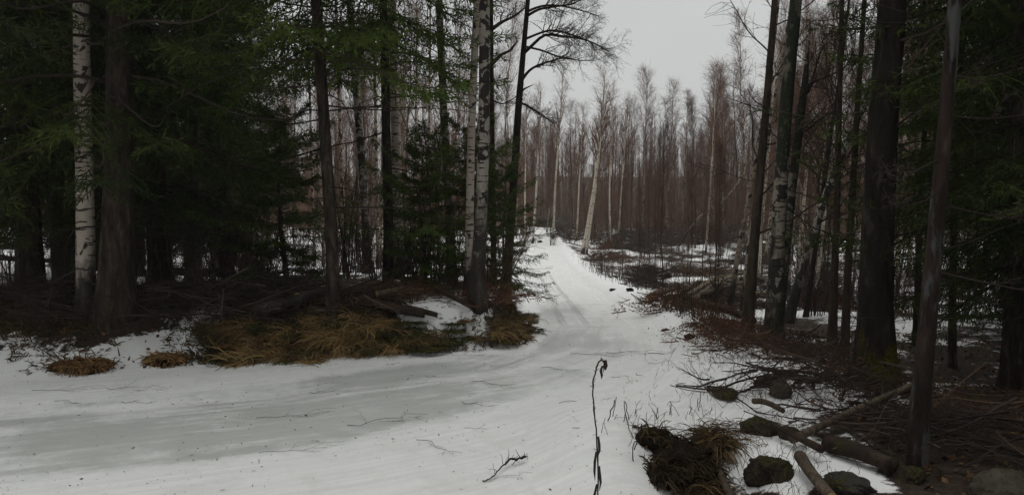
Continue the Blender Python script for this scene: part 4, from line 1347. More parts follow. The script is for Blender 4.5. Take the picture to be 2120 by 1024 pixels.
def log(p0, p1, w, label, material=None, cut=True, group=None, lift=0., lift1=None, name='log', bend=.03, taper=.8):
    """a log between two photo points lying on the ground; w is its diameter in metres"""
    a, b = cast(*p0), cast(*p1)
    a[2] += w / 2 + lift; b[2] += w / 2 + (lift if lift1 is None else lift1)
    r = np.random.default_rng(700 + _ls[0]); _ls[0] += 1
    m_ = (a + b) / 2 + r.normal(size=3) * bend * np.linalg.norm(b - a) * np.array([1, .3, .6])
    o = link(name, log_mesh(name, np.array([a, m_, b]) - a, [w / 2, w / 2 * taper], material or M['log_bark'], cut=M['cut'] if cut else None, seed=_ls[0]), None, a)
    return tag(o, label, 'log' if name == 'log' else 'branch', group)


ORD = 'first second third fourth fifth sixth seventh eighth ninth tenth eleventh twelfth thirteenth fourteenth'.split()
# the stack beside the clearing
stack = [(1395, 636, 1520, 588, .13, 0), (1404, 630, 1572, 594, .12, .02), (1422, 634, 1585, 610, .12, 0), (1434, 626, 1592, 590, .11, .16), (1412, 622, 1535, 578, .12, .12),
         (1441, 630, 1604, 618, .13, .08), (1426, 615, 1560, 572, .11, .22), (1456, 622, 1588, 600, .11, .26), (1446, 610, 1515, 572, .09, .30), (1471, 636, 1605, 624, .12, .0),
         (1462, 612, 1560, 584, .09, .32), (1410, 626, 1480, 602, .09, .18), (1380, 628, 1470, 612, .10, .0), (1455, 634, 1550, 618, .12, .0)]
for i, (u0, v0, u1, v1, w, lf) in enumerate(stack):
    log((u0, v0), (u1, v1), w * .8, '%s log in the roadside stack, %s from its road end' % ('upper' if lf > .15 else ('middle' if lf > .05 else 'bottom'), ORD[sum(q[0] < u0 for q in stack)]), M[['log_pale', 'log_bark', 'log_pale', 'birch_far', 'log_bark'][i % 5]], True, 'logs of the roadside stack', lf, bend=.05)
for (p0, p1, w, lab, mt, lf) in [
    ((1372, 598), (1300, 575), .12, 'dark log lying behind the small snowy stump', 'log_dark', .05),
    ((1380, 610), (1345, 628), .14, 'short pale log end near the stack', 'log_bark', .03),
    ((1430, 640), (1560, 680), .12, 'long dark pole running from the rusty brush to the brown trunk', 'log_dark', .05),
    ((1335, 560), (1450, 570), .10, 'long thin dark pole on the snow beyond the stack', 'log_dark', .05),
    ((1340, 575), (1400, 560), .12, 'dark pole crossing the stubble beyond the stack', 'log_dark', .05),
    ((1140, 492), (1200, 498), .14, 'dark log on the snow left of the bent birch', 'log_dark', .0),
    ((0, 520), (85, 522), .26, 'thick dark fallen log at the picture edge in the left wood', 'log_dark', .1),
    ((0, 545), (120, 552), .2, 'lower dark fallen log in the left wood', 'log_dark', .1),
    ((320, 575), (480, 592), .16, 'dark fallen pole behind the thickest spruce trunk', 'log_dark', .1),
    ((528, 664), (632, 636), .15, 'fallen birch log with peeling bark on the bank', 'birch', .02),
    ((618, 640), (682, 622), .13, 'second fallen birch piece left of the slim spruce', 'birch_scarred', .04),
    ((700, 622), (830, 642), .12, 'brown fallen log right of the slim spruce', 'log_dark', .04),
    ((745, 636), (880, 668), .11, 'long brown fallen log on the bank slope', 'log_dark', .03),
    ((780, 640), (838, 628), .07, 'bent pale limb arching over the bank logs', 'log_bark', .12),
    ((840, 655), (905, 672), .07, 'short broken dark limb on the snowy bank patch', 'log_dark', .05),
    ((900, 620), (975, 660), .06, 'thin pole slanting down to the scarred birch foot', 'log_dark', .10),
    ((640, 655), (700, 662), .08, 'rotten pale stick below the slim spruce', 'log_bark', .02),
]:
    log(p0, p1, w, lab, M[mt], mt.startswith('birch') or mt == 'log_bark', None, lf)
log((1655, 970), (1722, 1060), .072, 'sawn yellow-brown log end poking out at the lower edge', M['log_bark'], True, None, .04)
log((1487, 1000), (1530, 1080), .06, 'short sawn pole end beside the peaty hollow', M['log_bark'], True, None, .03)
log((1640, 928), (1905, 852), .058, 'mossy grey fallen limb crossing before the mossy giant', M['log_bark'], False, None, .03, .20, bend=.05)
log((1775, 800), (1900, 825), .03, 'thin pale limb behind the crossing fallen limb', M['log_bark'], False, None, .22, .2)
log((1712, 935), (1850, 985), .11, 'dark rotten log left of the reddish trunk foot', M['log_dark'], False, None, .0)
log((1560, 850), (1622, 872), .045, 'broken grey branch stub arched in the snow', M['log_bark'], False, None, .05, bend=.12)
log((1600, 795), (1700, 812), .06, 'dark log half buried behind the pale stone', M['log_dark'], False, None, .06)
log((1700, 960), (1600, 905), .05, 'thin dark stick leaning on the mossy boulder', M['log_dark'], False, None, .06)
log((1700, 780), (1600, 775), .035, 'thin straight pole lying before the mossy birch clump', M['log_bark'], False, None, .12)


def arch(label, pts, w, d, material, lean=0.):
    q = np.array([at(u, v, d) for u, v in pts]); q[:, 1] += np.linspace(0, lean, len(q))
    o = link('bent_stem', log_mesh('bent_stem', q - q[0], [w / 2, w / 4], material, 6), None, q[0])
    return tag(o, label, 'branch')


arch('bent pale stem arching over the brushwood behind the grass bank', [(455, 588), (490, 566), (525, 562), (575, 570), (610, 590), (645, 618)], .035, 9.6, M['log_bark'])
arch('dead white stem hanging bent beside the twin stems', [(1405, 510), (1430, 470), (1455, 440), (1490, 425), (1520, 390), (1545, 350)], .06, 24, M['birch_far'])
arch('broken pale stub rising from the left brushwood', [(505, 645), (515, 620), (535, 598), (545, 585)], .06, 9.2, M['log_dark'])


# ------------------------------------------------------------------ stones, mounds, stumps
def ico(sub):
    import bmesh
    bm = bmesh.new(); bmesh.ops.create_icosphere(bm, subdivisions=sub, radius=1)
    V = np.array([v.co[:] for v in bm.verts]); T = np.array([[v.index for v in f.verts] for f in bm.faces]); bm.free()
    return V, T


ICO5, ICO4, ICO3 = ico(5), ico(4), ico(3)


def n3(V, f, s):
    return (vnoise(V[:, 0] * f + 7, V[:, 1] * f + V[:, 2] * f * .7, s) + vnoise(V[:, 1] * f + 3, V[:, 2] * f - V[:, 0] * f * .6, s + 5)) / 2 - .5


def rock_mesh(seed, flat=.7, rough=.5, facets=7):
    V, T = (ICO5 if seed < 8 else ICO4)[0].copy(), (ICO5 if seed < 8 else ICO4)[1]
    r = np.random.default_rng(seed)
    dirs = norm(r.normal(size=(facets, 3))); lim = .62 + .3 * r.random(facets)
    for dv, l in zip(dirs, lim):
        k = V @ dv
        V -= np.clip(k - l, 0, None)[:, None] * dv * .85
    V *= (1 + rough * (n3(V, 1.3, seed) * 1.3 + n3(V, 4.5, seed + 3) * .45 + n3(V, 11, seed + 8) * .42 + n3(V, 27, seed + 4) * .2))[:, None]
    V[:, 2] *= flat
    return V, T


def boulder(u, v, size, material, label, seed, flat=.7, sink=.46, d=None, sx=1.):
    b = cast(u, v)
    V, T = rock_mesh(seed, flat)
    o = link('boulder', make_mesh('boulder', V * size * np.array([sx, 1, 1]), None, T, None, [material]), None, b + np.array([0, 0, size * flat * (1 - 2 * sink)]), seed)
    return tag(o, label, 'boulder')


boulder(1592, 985, .145, M['rock_moss'], 'large mossy boulder at the lower edge right of the peaty hollow', 1, .8)
boulder(1572, 892, .12, M['rock_moss'], 'dark reddish boulder in the snow above the mossy boulder', 2, .72)
boulder(1634, 905, .075, M['rock_moss'], 'small dark boulder touching the reddish boulder', 3, .8)
boulder(1612, 818, .085, M['rock_pale'], 'pale round stone under the root tangle', 4, .9, .3)
boulder(1742, 1005, .14, M['rock'], 'flat grey slab stone by the sawn log end', 5, .45)
boulder(2105, 1045, .20, M['rock_pale'], 'pale lichened boulder in the lower corner', 6, .75)
boulder(1880, 990, .10, M['rock_moss'], 'mossy stone at the reddish trunk foot', 7, .6)
boulder(1500, 815, .10, M['rock_moss'], 'low mossy stone in the snow verge', 8, .45, sx=1.6)
boulder(1478, 808, .05, M['rock_pale'], 'little pale stone beside the low mossy stone', 9, .6)
boulder(1590, 790, .10, M['log_dark'], 'dark wedge of old bark in the snow verge', 10, .35, sx=1.5)
for i, (u, v, s, lab) in enumerate([(1310, 582, .14, 'dark snow-free hummock nearest the stubble patch'), (1275, 574, .07, 'small dark hummock left of the stubble pole'), (1264, 575, .05, 'tiny dark hummock by the stubble edge'),
                                    (1305, 602, .08, 'pointed little hummock below the stubble'), (1268, 602, .06, 'low hummock right beside the road snow'), (1355, 585, .11, 'dark hummock behind the dark log'),
                                    (1380, 575, .2, 'rooty dark hummock beyond the dark log'), (1118, 502, .16, 'lone dark hummock at the road end'), (1160, 478, .4, 'snow-capped hummock at the clearing edge')]):
    boulder(u, v, s, M['soil'], lab, 30 + i, .6, .25)
boulder(1428, 700, .07, M['soil'], 'clod of dark soil on the verge crest', 45, .6)
boulder(1378, 684, .05, M['log_red'], 'reddish bark slab on the verge by the bend', 46, .4, sx=1.6)


def mound(u, v, rx, ry, h, seed, label, blades, bm_, lean=.6, gl=.28, extra_soil=True):
    """a peaty mound with dead grass hanging over it"""
    global RNG
    RNG = np.random.default_rng(seed)
    b = cast(u, v)
    t = thing('grass_mound', label, 'grass mound', b)
    V, T = ICO3[0].copy(), ICO3[1]
    V = V * (1 + .8 * n3(V, 1.6, seed) + .6 * n3(V, 4, seed + 2) + .3 * n3(V, 9, seed + 4))[:, None] * np.array([rx, ry, h])
    link('soil', make_mesh('soil', V, None, T, None, [M['soil']]), t)
    g = Geo()
    a = RNG.random(blades) * 6.28; rr = np.sqrt(RNG.random(blades)) * .95
    p = np.column_stack([np.cos(a) * rr * rx, np.sin(a) * rr * ry, h * np.sqrt(np.clip(1 - rr ** 2, .02, 1)) * .9])
    lo = RNG.random(6)[np.floor(RNG.random(blades) * 6).astype(int)] * 6.28
    d = norm(np.column_stack([np.cos(lo) * lean + np.cos(a) * .3 * rr, np.sin(lo) * lean + np.sin(a) * .3 * rr - .2, np.full(blades, .6)]) + RNG.normal(size=(blades, 3)) * .4)
    L = gl * (.5 + .8 * RNG.random(blades))
    q = [p]
    for i in range(4):
        d = norm(d + np.array([0, 0, -.42]) + RNG.normal(size=d.shape) * .1); p = p + d * (L / 4)[:, None]; q.append(p)
    P = np.stack(q, 1)
    ribbons(g, P, np.full((blades, 5), .0042) * (.5 + RNG.random((blades, 1))) * np.array([1, 1, .9, .7, .2])[None], norm(np.column_stack([np.cos(a), np.sin(a), np.zeros(blades)])))
    link('dead_grass', g.mesh('dead_grass', bm_, False), t)
    return t


mound(1400, 955, .20, .26, .10, 501, 'dark peaty hummock in the hollow beside the tall weed', 520, M['sedge_black'], .8, .11)
mound(1478, 922, .13, .18, .07, 502, 'straggly sedge hummock between peaty hummock and reddish boulder', 330, M['grass_dark'], .9, .22)
mound(1345, 912, .14, .13, .06, 503, 'dark heathery tuft below the cut stubble', 260, M['sedge_black'], .6, .12)
mound(1450, 985, .14, .15, .07, 511, 'crumbling dark clod right of the peaty hummock', 380, M['sedge_black'], .8, .14)
mound(1360, 985, .12, .16, .06, 512, 'crumbling dark clod left of the peaty hummock', 320, M['sedge_black'], .8, .12)
mound(1430, 1015, .16, .14, .06, 504, 'rusty grass tuft at the lower edge by the sawn pole', 300, M['grass_dark'], .8, .2)
mound(172, 760, .30, .20, .055, 505, 'brown grass tussock hanging over the snowy left bank', 700, M['rust'], .8, .15)
mound(345, 748, .20, .14, .05, 507, 'brown tuft with straw skirt right of the round tuft', 560, M['rust'], .8, .13)



# grass of the bank by the bend
def tuft_mesh(seed, n, L, material, w=.0034, droop=.34):
    """a patch of dead grass lying mostly downhill, ragged and crossed"""
    global RNG
    RNG = np.random.default_rng(seed)
    a = RNG.random(n) * 6.28; r = RNG.random(n) ** .5 * .24
    p = np.column_stack([np.cos(a) * r, np.sin(a) * r * .8, np.full(n, -.04) + .03 * RNG.random(n)])
    c = np.floor(RNG.random(n) * 5); ca = RNG.random(5)[c.astype(int)] * 6.28            # a few locks of different lie
    d = norm(np.column_stack([np.cos(ca) * .5, np.sin(ca) * .5 - .35, np.full(n, .75)]) + RNG.normal(size=(n, 3)) * .33)
    ln = L * (.3 + .9 * RNG.random(n) ** 1.3)
    q = [p]
    for i in range(5):
        d = norm(d + np.array([0, -.08, -droop]) + RNG.normal(size=d.shape) * .16); p = p + d * (ln / 5)[:, None]; q.append(p)
    g = Geo()
    ribbons(g, np.stack(q, 1), np.full((n, 6), w) * (.5 + .8 * RNG.random((n, 1))) * np.array([1, 1, 1, .8, .6, .15])[None], norm(np.column_stack([np.cos(a), np.sin(a), .6 + 0 * a])), np.clip(RNG.random(n) * .7 + .3 * RNG.random(5)[c.astype(int)], 0, 1))
    return g.mesh('tussock', material, False)


TUFT = [tuft_mesh(600, 330, .44, M['grass'], .006), tuft_mesh(601, 300, .34, M['grass'], .006), tuft_mesh(602, 330, .32, M['grass_dark'], .006), tuft_mesh(603, 330, .26, M['rust'], .005, .2), tuft_mesh(604, 380, .15, M['moss'], .007, .3)]
for i in range(210):
    u = R2.uniform(430, 1095)
    vlo = np.interp(u, [430, 520, 600, 700, 900, 1000, 1095], [735, 752, 752, 745, 722, 712, 708])
    vhi = np.interp(u, [430, 700, 900, 1000, 1095], [668, 655, 665, 660, 650])
    v = R2.uniform(vhi, vlo)
    x = np.clip((u - 430) / 665, 0, 1)
    straw = np.exp(-((u - 720) / 60) ** 2) * .55 + np.exp(-((u - 520) / 45) ** 2) * .45 + .06
    if 815 < u < 1015 and v < np.interp(u, [815, 880, 1015], [672, 700, 698]) and R2.random() < .9: continue
    k = R2.integers(0, 2) if R2.random() < straw else R2.choice([2, 2, 2, 3, 4, 4, 4, 4])
    b = cast(u, v)
    o = link('grass_tussock', TUFT[k], None, b, R2.random() * 6.28 if k > 2 else R2.normal() * 1.1, np.array([R2.uniform(.8, 1.5), R2.uniform(.8, 1.4), R2.uniform(.45, .95)]) * R2.uniform(.3, .66) * (1, 1, 1, .9, 1.4)[k])
    tag(o, '-', 'grass tussock', 'tussocks of the left bank')
    row = 'upper' if v < vhi + (vlo - vhi) * .33 else ('middle' if v < vhi + (vlo - vhi) * .66 else 'lower')
    auto(o, ['straw tussock on %s bank below the', 'straw tussock on %s bank below the', 'brown tussock on %s bank below the', 'rusty grass tuft on %s bank below the', 'olive moss tuft on %s bank below the'][k] % row, 'l')
for (u, v, k, s, lab) in [(724, 668, 0, .62, 'tall straw grass clump right of the slim spruce foot'), (706, 716, 0, .6, 'straw grass spilling down the bank onto the snow'), (742, 733, 1, .55, 'straw fringe at the snow line below the slim spruce'),
                          (520, 714, 0, .5, 'straw clump at the left end of the grassy bank'), (575, 743, 1, .5, 'golden tuft lying on the snow edge'), (465, 733, 4, 1.2, 'mossy knob at the left end of the grassy bank'),
                          (660, 730, 1, .5, 'straw clump hanging left of the bank middle')]:
    b = cast(u, v)
    tag(link('grass_tussock', TUFT[k], None, b, 0, s), lab, 'grass tussock')
# the mossy turf of the bank itself
def turf():
    global RNG
    RNG = np.random.default_rng(640)
    n = 26000
    x = RNG.uniform(-3.6, .35, n); y = RNG.uniform(6.6, 9.9, n)
    sl, _ = seg_dist(x, y, EDGE_L)
    nb = fbm(x * 2.6, y * 2.6, 80)
    gap = (x > -1.15) & (x < -.15) & (sl > .16) & (nb > .30)
    keep = (sl > .02) & (sl < 1.25) & ~gap & (x > -3.4 + .5 * nb) & (RNG.random(n) < 1.2 - sl * .5)
    x2 = RNG.uniform(-7.5, -3.0, 30000); y2 = RNG.uniform(4.6, 9.2, 30000)
    s2, _ = seg_dist(x2, y2, EDGE_L)
    nb2 = .6 * fbm(x2 * 2.1, y2 * 2.1, 131) + .4 * fbm(x2 * 6, y2 * 6, 132)
    k2 = (s2 > .12) & (s2 < 1.5) & (nb2 > .535 - .05 * (s2 > .8))
    x = np.concatenate([x[keep], x2[k2]]); y = np.concatenate([y[keep], y2[k2]]); n = len(x)
    p = np.column_stack([x, y, hgt(x, y) - .01])
    d = norm(RNG.normal(size=(n, 3)) * .55 + np.array([0, -.3, 1.]))
    L = .05 + .11 * RNG.random(n) ** 2
    q = [p]
    for i in range(3):
        d = norm(d + np.array([0, -.1, -.35]) + RNG.normal(size=d.shape) * .15); p = p + d * (L / 3)[:, None]; q.append(p)
    g = Geo()
    ribbons(g, np.stack(q, 1), np.full((n, 4), .0058) * np.array([1, 1, .8, .2])[None], None, np.clip(1.6 * (fbm(x * 4, y * 4, 12) - .5) + .5 + RNG.normal(size=n) * .25, 0, 1))
    stuff(link('bank_turf', g.mesh('bank_turf', M['turf'], False)), 'low brown turf and moss of the roadside bank')


turf()


# ------------------------------------------------------------------ stalks, stubble, weeds
def stalks(name, label, x, y, h, r, material, seed, kink=.06, side=0):
    global RNG
    RNG = np.random.default_rng(seed)
    n = len(x)
    p = np.column_stack([x, y, hgt(x, y) - .03])
    d = norm(RNG.normal(size=(n, 3)) * .16 + np.array([0, 0, 1.]))
    q = [p]
    for i in range(3):
        d = norm(d + RNG.normal(size=d.shape) * kink); p = p + d * (h / 3)[:, None]; q.append(p)
    P = np.stack(q, 1); R = np.full((n, 4), r) * np.linspace(1, .45, 4)[None]
    g = Geo(); tubes(g, P, R, 3)
    if side:
        c, rc = children(P, R, side, .35, 1, .6, lambda t: .25 * np.mean(h) + 0 * t, 3, .2, .15, .7, r * .6)
        ribbons(g, c, rc)
    return stuff(link(name, g.mesh(name, material, False)), label)


r_ = np.random.default_rng(71)
xs, ys = [], []
for (cu, cv, su, sv, n) in [(1300, 572, 55, 22, 420), (1190, 545, 22, 12, 110), (1240, 572, 20, 12, 130), (1350, 590, 35, 18, 120), (1420, 700, 45, 16, 130)]:
    for _ in range(n):
        u, v = cu + r_.normal() * su, max(470, cv + r_.normal() * sv)
        d = 2.6 * F / (v - 400) if v < 640 else 1.9 * F / (v - 400)
        xs.append(xat(u, d)); ys.append(d)
xs, ys = np.array(xs), np.array(ys)
ok = -seg_dist(xs, ys, EDGE_R)[0] > .15
xs, ys = xs[ok], ys[ok]
stalks('dry_weeds', 'thin dry weed stems standing in the snow right of the road', xs, ys, .2 + .5 * r_.random(len(xs)), .0042, M['weed'], 72, side=2)
xs = np.concatenate([r_.uniform(3, 30, 2000), r_.uniform(-18, -.5, 1200)]); ys = np.concatenate([r_.uniform(14, 60, 2000), r_.uniform(11, 30, 1200)])
ok = -seg_dist(xs, ys, EDGE_R)[0] > .3
ok |= xs < 0
xs, ys = xs[ok], ys[ok]
stalks('undergrowth', 'fine bare undergrowth stems scattered through the wood', xs, ys, .4 + 1.1 * r_.random(len(xs)) ** 2, .005, M['twig_dark'], 73, side=4)
# fine dry stalks through the foreground verge
n = 420
xs = np.concatenate([r_.normal(1.35, .4, n), r_.normal(2.3, .5, n)]); ys = np.concatenate([r_.normal(4.5, .45, n), r_.normal(6.3, .6, n)])
ok = (xs > .75) & (ys > 3.4)
stalks('dry_stems', 'fine dry grass stems tangled over the foreground verge', xs[ok], ys[ok], .06 + .24 * r_.random(ok.sum()) ** 1.6, .0022, M['twig_brown'], 74, kink=.5, side=2)

n = 700
xs = 2.35 + np.abs(r_.normal(0, .75, n)); ys = r_.uniform(7.4, 12.5, n)
stalks('rusty_stems', 'rust brown dead stems standing along the right verge by the bend', xs, ys, .08 + .30 * r_.random(n) ** 1.4, .0036, M['twig_red'], 75, kink=.25, side=3)
# the tall withered weed in front
def weed():
    global RNG
    RNG = np.random.default_rng(81)
    b = cast(1237, 1035)
    d = b[1]
    px = [(1237, 1035), (1238, 980), (1236, 905), (1230, 850), (1227, 812), (1229, 785), (1234, 762), (1240, 748), (1246, 744), (1250, 752), (1249, 770)]
    P = np.array([at(u, v, d) for u, v in px]) - b
    P[0, 2] = -.04
    t = thing('withered_weed', 'tall dark withered weed with a curled tip standing alone in front', 'weed', b)
    L = np.linspace(0, 10, 40)
    Q = np.stack([np.interp(L, np.arange(11), P[:, i]) for i in range(3)], 1)
    Q[1:-1] += RNG.normal(size=Q[1:-1].shape) * .0015
    R = np.interp(L, [0, 6, 9, 10], [.0042, .0036, .0030, .0018])
    R = R * (1 + .35 * (np.arange(40) % 6 == 0))
    g = Geo(); tubes(g, Q[None], R[None], 6, .2)
    c, rc = children(Q[None], R[None], 16, .25, .9, .9, lambda t: .018 + 0 * t, 3, .2, .2, .6, .0016)
    tubes(g, c, rc, 4, .3)
    st_o = link('stem', g.mesh('stem', M['weed'], True), t)
    for i, (f, ln) in enumerate([(.02, .13), (.07, .16), (.12, .12), (.16, .15), (.2, .1), (.05, .11), (.86, .05), (.94, .06), (.84, .04)]):
        p = np.array([np.interp(f * 39, np.arange(40), Q[:, k]) for k in range(3)])
        s = RNG.choice([-1, 1])
        q = [p, p + [s * .007, -.003, .004], p + [s * .013, -.005, -ln * .35], p + [s * .012, -.007, -ln * .7], p + [s * .008, -.005, -ln]]
        q = np.array(q) + RNG.normal(size=(5, 3)) * .003
        g2 = Geo(); ribbons(g2, q[None], np.array([[.003, .005, .007, .006, .001]]), np.array([[0, 1., .2]]), .3)
        link('leaf', g2.mesh('leaf', M['weed'], False), st_o)


weed()


def stalk_mesh(seed, h, r):
    global RNG
    RNG = np.random.default_rng(seed)
    z = np.linspace(-.04, h, 6)
    P = np.column_stack([np.cumsum(RNG.normal(size=6) * .006), np.cumsum(RNG.normal(size=6) * .006), z])
    g = Geo(); tubes(g, P[None], (r * np.linspace(1, .8, 6) * (1 + .2 * RNG.random(6)))[None], 5, .3)
    return g.mesh('stalk', M['weed'], True)


STALK = [stalk_mesh(820 + i, h, .0034) for i, h in enumerate([.10, .14, .18, .08])]
for i, (u, v) in enumerate([(1252, 885), (1258, 900), (1246, 895), (1272, 868), (1291, 872), (1300, 868), (1304, 880), (1318, 862), (1338, 872), (1363, 868), (1366, 872), (1360, 866), (1386, 858), (1302, 925), (1310, 930), (1276, 930),
                            (1312, 955), (1390, 862), (1404, 860), (1428, 858), (1447, 850), (1449, 844), (1470, 830), (1482, 812), (1430, 815), (1435, 870), (1456, 862), (1470, 858), (1420, 868), (1256, 870), (1268, 862), (1310, 905)]):
    b = cast(u, v)
    o = link('cut_stalk', STALK[i % 4], None, b, (R2.normal() * .3, R2.normal() * .3, R2.random() * 6), R2.uniform(.35, 1.1))
    AUTO.append((o, 'short dark cut stalk in the snow %s the' % ('above' if v < 880 else 'beside'), 's'))
    tag(o, '-', 'stalk', 'cut stalks of the foreground verge')


# ------------------------------------------------------------------ litter on the snow
def twig_mesh(seed, L, n2, r=.0021):
    global RNG
    RNG = np.random.default_rng(seed)
    n = 9
    P = np.column_stack([np.linspace(0, L, n), np.cumsum(RNG.normal(size=n) * L * .05), .006 + np.abs(np.cumsum(RNG.normal(size=n) * .004))])
    R = r * np.linspace(1, .35, n)
    g = Geo(); tubes(g, P[None], R[None], 4, .3)
    if n2:
        c, rc = children(P[None], R[None], n2, .2, .9, .7, lambda t: L * .4 * (1.1 - t), 5, 0, .18, .6, r * .45, .9)
        c[..., 2] = np.clip(c[..., 2] * .35, .003, .03); tubes(g, c, rc, 3, .4)
        e, re = children(c, rc, 2, .3, 1, .7, lambda t: L * .12 + 0 * t, 3, 0, .2, .7, r * .4, .9)
        e[..., 2] = np.clip(e[..., 2], .003, .03); tubes(g, e, re, 3, .4)
    return g.mesh('twig', M['twig_dark'], False)


TW = [twig_mesh(850 + i, L, n) for i, (L, n) in enumerate([(.55, 7), (.4, 4), (.28, 2), (.7, 5), (.5, 9)])]
for (u, v, i, rz, s, lab) in [
    (722, 886, 0, .45, 1.05, 'long forked twig on the grey ice'), (535, 942, 3, .25, .75, 'long curved twig along the edge of the ice'), (530, 870, 3, .3, .8, 'thin twig on the white strip beside the ice'),
    (975, 795, 1, -.1, 1.0, 'spread twig lying right of the ice'), (962, 885, 4, -.1, .6, 'reddish tangled twig with leaves on the packed snow'), (858, 917, 1, -.5, 1.0, 'forked twig pointing at the right verge'),
    (955, 835, 2, -.15, 1.1, 'small twig below the spread twig'), (790, 758, 4, .9, .45, 'small upright twig on the ice by the bank'), (935, 736, 4, .1, .7, 'twig bundle at the bank snow line'),
    (640, 815, 2, .6, .9, 'little twig left of the dark ice'), (1180, 735, 3, -.1, 1.0, 'thin long twig across the bend'), (1255, 733, 0, -.05, 1.1, 'long low twig in the middle of the bend'),
    (1340, 732, 4, 0, 1.4, 'thick twig spray at the right side of the bend'), (1345, 755, 0, .3, .9, 'pale twig below the thick spray'), (1120, 765, 1, -.1, .9, 'faint twig left of the weed tip'),
    (1265, 785, 1, -.1, .9, 'twig right of the weed stem'), (1315, 775, 2, -.9, 1.0, 'straight twig slanting by the dark speck'), (110, 835, 1, .0, .9, 'faint twig near the left picture edge'),
    (250, 835, 2, .2, 1.0, 'small forked twig below the round tuft'), (215, 808, 0, -.05, 1.0, 'thin twig under the hanging tussock'), (60, 812, 3, .1, .8, 'long twig at the left snow line'),
    (1160, 840, 1, .5, 1.0, 'twig just left of the weed'), (1190, 890, 0, .5, .8, 'twig angling from the weed down left'), (1000, 998, 0, .35, .6, 'thin twig beside the black branch'),
    (880, 780, 2, .0, .8, 'tiny twig by the far ice edge'), (1400, 800, 1, .1, 1.0, 'pale grass twig on the verge slope'), (1440, 755, 3, -.75, .8, 'dark twig on the crest of the verge'),
    (690, 740, 4, .6, .4, 'red twig cluster under the bank straw'), (600, 758, 4, .2, .5, 'red twig cluster left of the straw fringe'), (1100, 560, 3, .8, 2.2, 'long bare branch leaning out over the far road')]:
    tag(link('fallen_twig', TW[i], None, cast(u, v), rz, s), lab, 'twig')
# black branch lying in front
b0 = cast(1000, 998)
P = np.array([cast(u, v) for u, v in [(1000, 999), (1020, 992), (1040, 975), (1055, 965), (1075, 962), (1088, 955)]]); P[:, 2] += [.01, .012, .03, .04, .035, .03]
RNG = np.random.default_rng(91)
_q = np.stack([np.interp(np.linspace(0, 5, 22), np.arange(6), P[:, i] - P[0, i]) for i in range(3)], 1); _q[1:-1] += RNG.normal(size=(20, 3)) * .004
_g = Geo(); _r = np.linspace(.002, .0062, 22) * (1 + .6 * RNG.random(22)); tubes(_g, _q[None], _r[None], 7, .2)
_c, _cr = children(_q[None], _r[None], 12, .2, 1, .9, lambda t: .07 + 0 * t, 4, .1, .3, .4, .002); tubes(_g, _c, _cr, 3, .2)
o = link('broken_branch', _g.mesh('broken_branch', M['weed']), None, P[0])
tag(o, 'black broken branch on the snow left of the weed', 'branch')


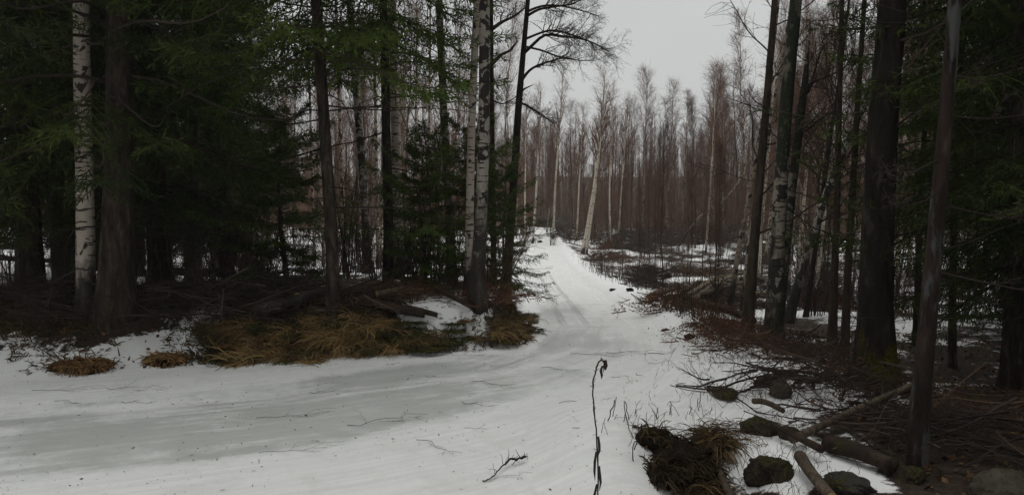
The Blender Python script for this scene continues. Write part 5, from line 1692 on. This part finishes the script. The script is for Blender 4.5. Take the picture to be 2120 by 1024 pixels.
def scraps():
    """needles, bark scraps and leaf bits dusted over road and verge"""
    global RNG
    RNG = np.random.default_rng(881)
    n = 6500
    y = 2.5 + 11 * RNG.random(n) ** 1.3; x = RNG.uniform(-1, 1, n) * (y * .8) + .3
    sl, _ = seg_dist(x, y, EDGE_L); sr, _ = seg_dist(x, y, EDGE_R)
    cl = fbm(x * 1.2, y * 1.2, 33)
    keep = (sl < .2) & (RNG.random(n) < smooth(.4, .62, cl) + .12)
    x, y = x[keep], y[keep]; n = len(x)
    s = .002 + .0065 * RNG.random(n) ** 6
    a = RNG.random(n) * 6.28
    L = s * (1 + 2.5 * RNG.random(n))
    p = np.column_stack([x, y, hgt(x, y) + .006])
    dx = np.column_stack([np.cos(a) * L, np.sin(a) * L, RNG.normal(size=n) * .002]); dy = np.column_stack([-np.sin(a) * s * .5, np.cos(a) * s * .5, RNG.normal(size=n) * .002])
    V = np.stack([p - dx, p + dy, p + dx, p - dy], 1).reshape(-1, 3)
    g = Geo(); g.add(V, np.arange(len(V)).reshape(-1, 4), None, np.repeat(RNG.random(n), 4))
    stuff(link('snow_litter', g.mesh('snow_litter', M['leaf'], False)), 'dark bark scraps and leaf bits strewn on the snow')


scraps()


def leaves():
    global RNG
    RNG = np.random.default_rng(882)
    n = 5200
    x = np.concatenate([RNG.uniform(2.2, 6.5, n), RNG.uniform(-8, -2.6, 1800)]); y = np.concatenate([RNG.uniform(3.4, 11, n), RNG.uniform(7, 11, 1800)])
    n = len(x)
    a = RNG.random(n) * 6.28; s = .014 + .02 * RNG.random(n)
    p = np.column_stack([x, y, hgt(x, y) + .015])
    nrm = norm(RNG.normal(size=(n, 3)) * .55 + np.array([0, 0, 1.]))
    dx = norm(np.cross(nrm, np.column_stack([np.cos(a), np.sin(a), 0 * a]))) * s[:, None]; dy = np.cross(nrm, dx) * .6
    V = np.stack([p - dx, p + dy, p + dx, p - dy], 1).reshape(-1, 3)
    g = Geo(); g.add(V, np.arange(len(V)).reshape(-1, 4), None, np.repeat(RNG.random(n), 4))
    stuff(link('fallen_leaves', g.mesh('fallen_leaves', M['leaf'], False)), 'fallen brown leaves on the forest floor')


leaves()

single_out()

# ------------------------------------------------------------------ haze
hm = bpy.data.materials.new('haze')
hm.use_nodes = True
hn = hm.node_tree
hn.nodes.clear()
ho = hn.nodes.new('ShaderNodeOutputMaterial'); hv = hn.nodes.new('ShaderNodeVolumePrincipled')
hv.inputs['Color'].default_value = (.92, .93, .95, 1); hv.inputs['Density'].default_value = .0007
hn.links.new(hv.outputs[0], ho.inputs['Volume'])
x0, x1, y0, y1, z0, z1 = -420, 420, -14, 330, -4, 34
V = [(x0, y0, z0), (x1, y0, z0), (x1, y1, z0), (x0, y1, z0), (x0, y0, z1), (x1, y0, z1), (x1, y1, z1), (x0, y1, z1)]
Q = [(0, 3, 2, 1), (4, 5, 6, 7), (0, 1, 5, 4), (1, 2, 6, 5), (2, 3, 7, 6), (3, 0, 4, 7)]
stuff(link('haze', make_mesh('haze', V, Q, None, None, [hm], False)), 'thin pale winter haze between the trees')
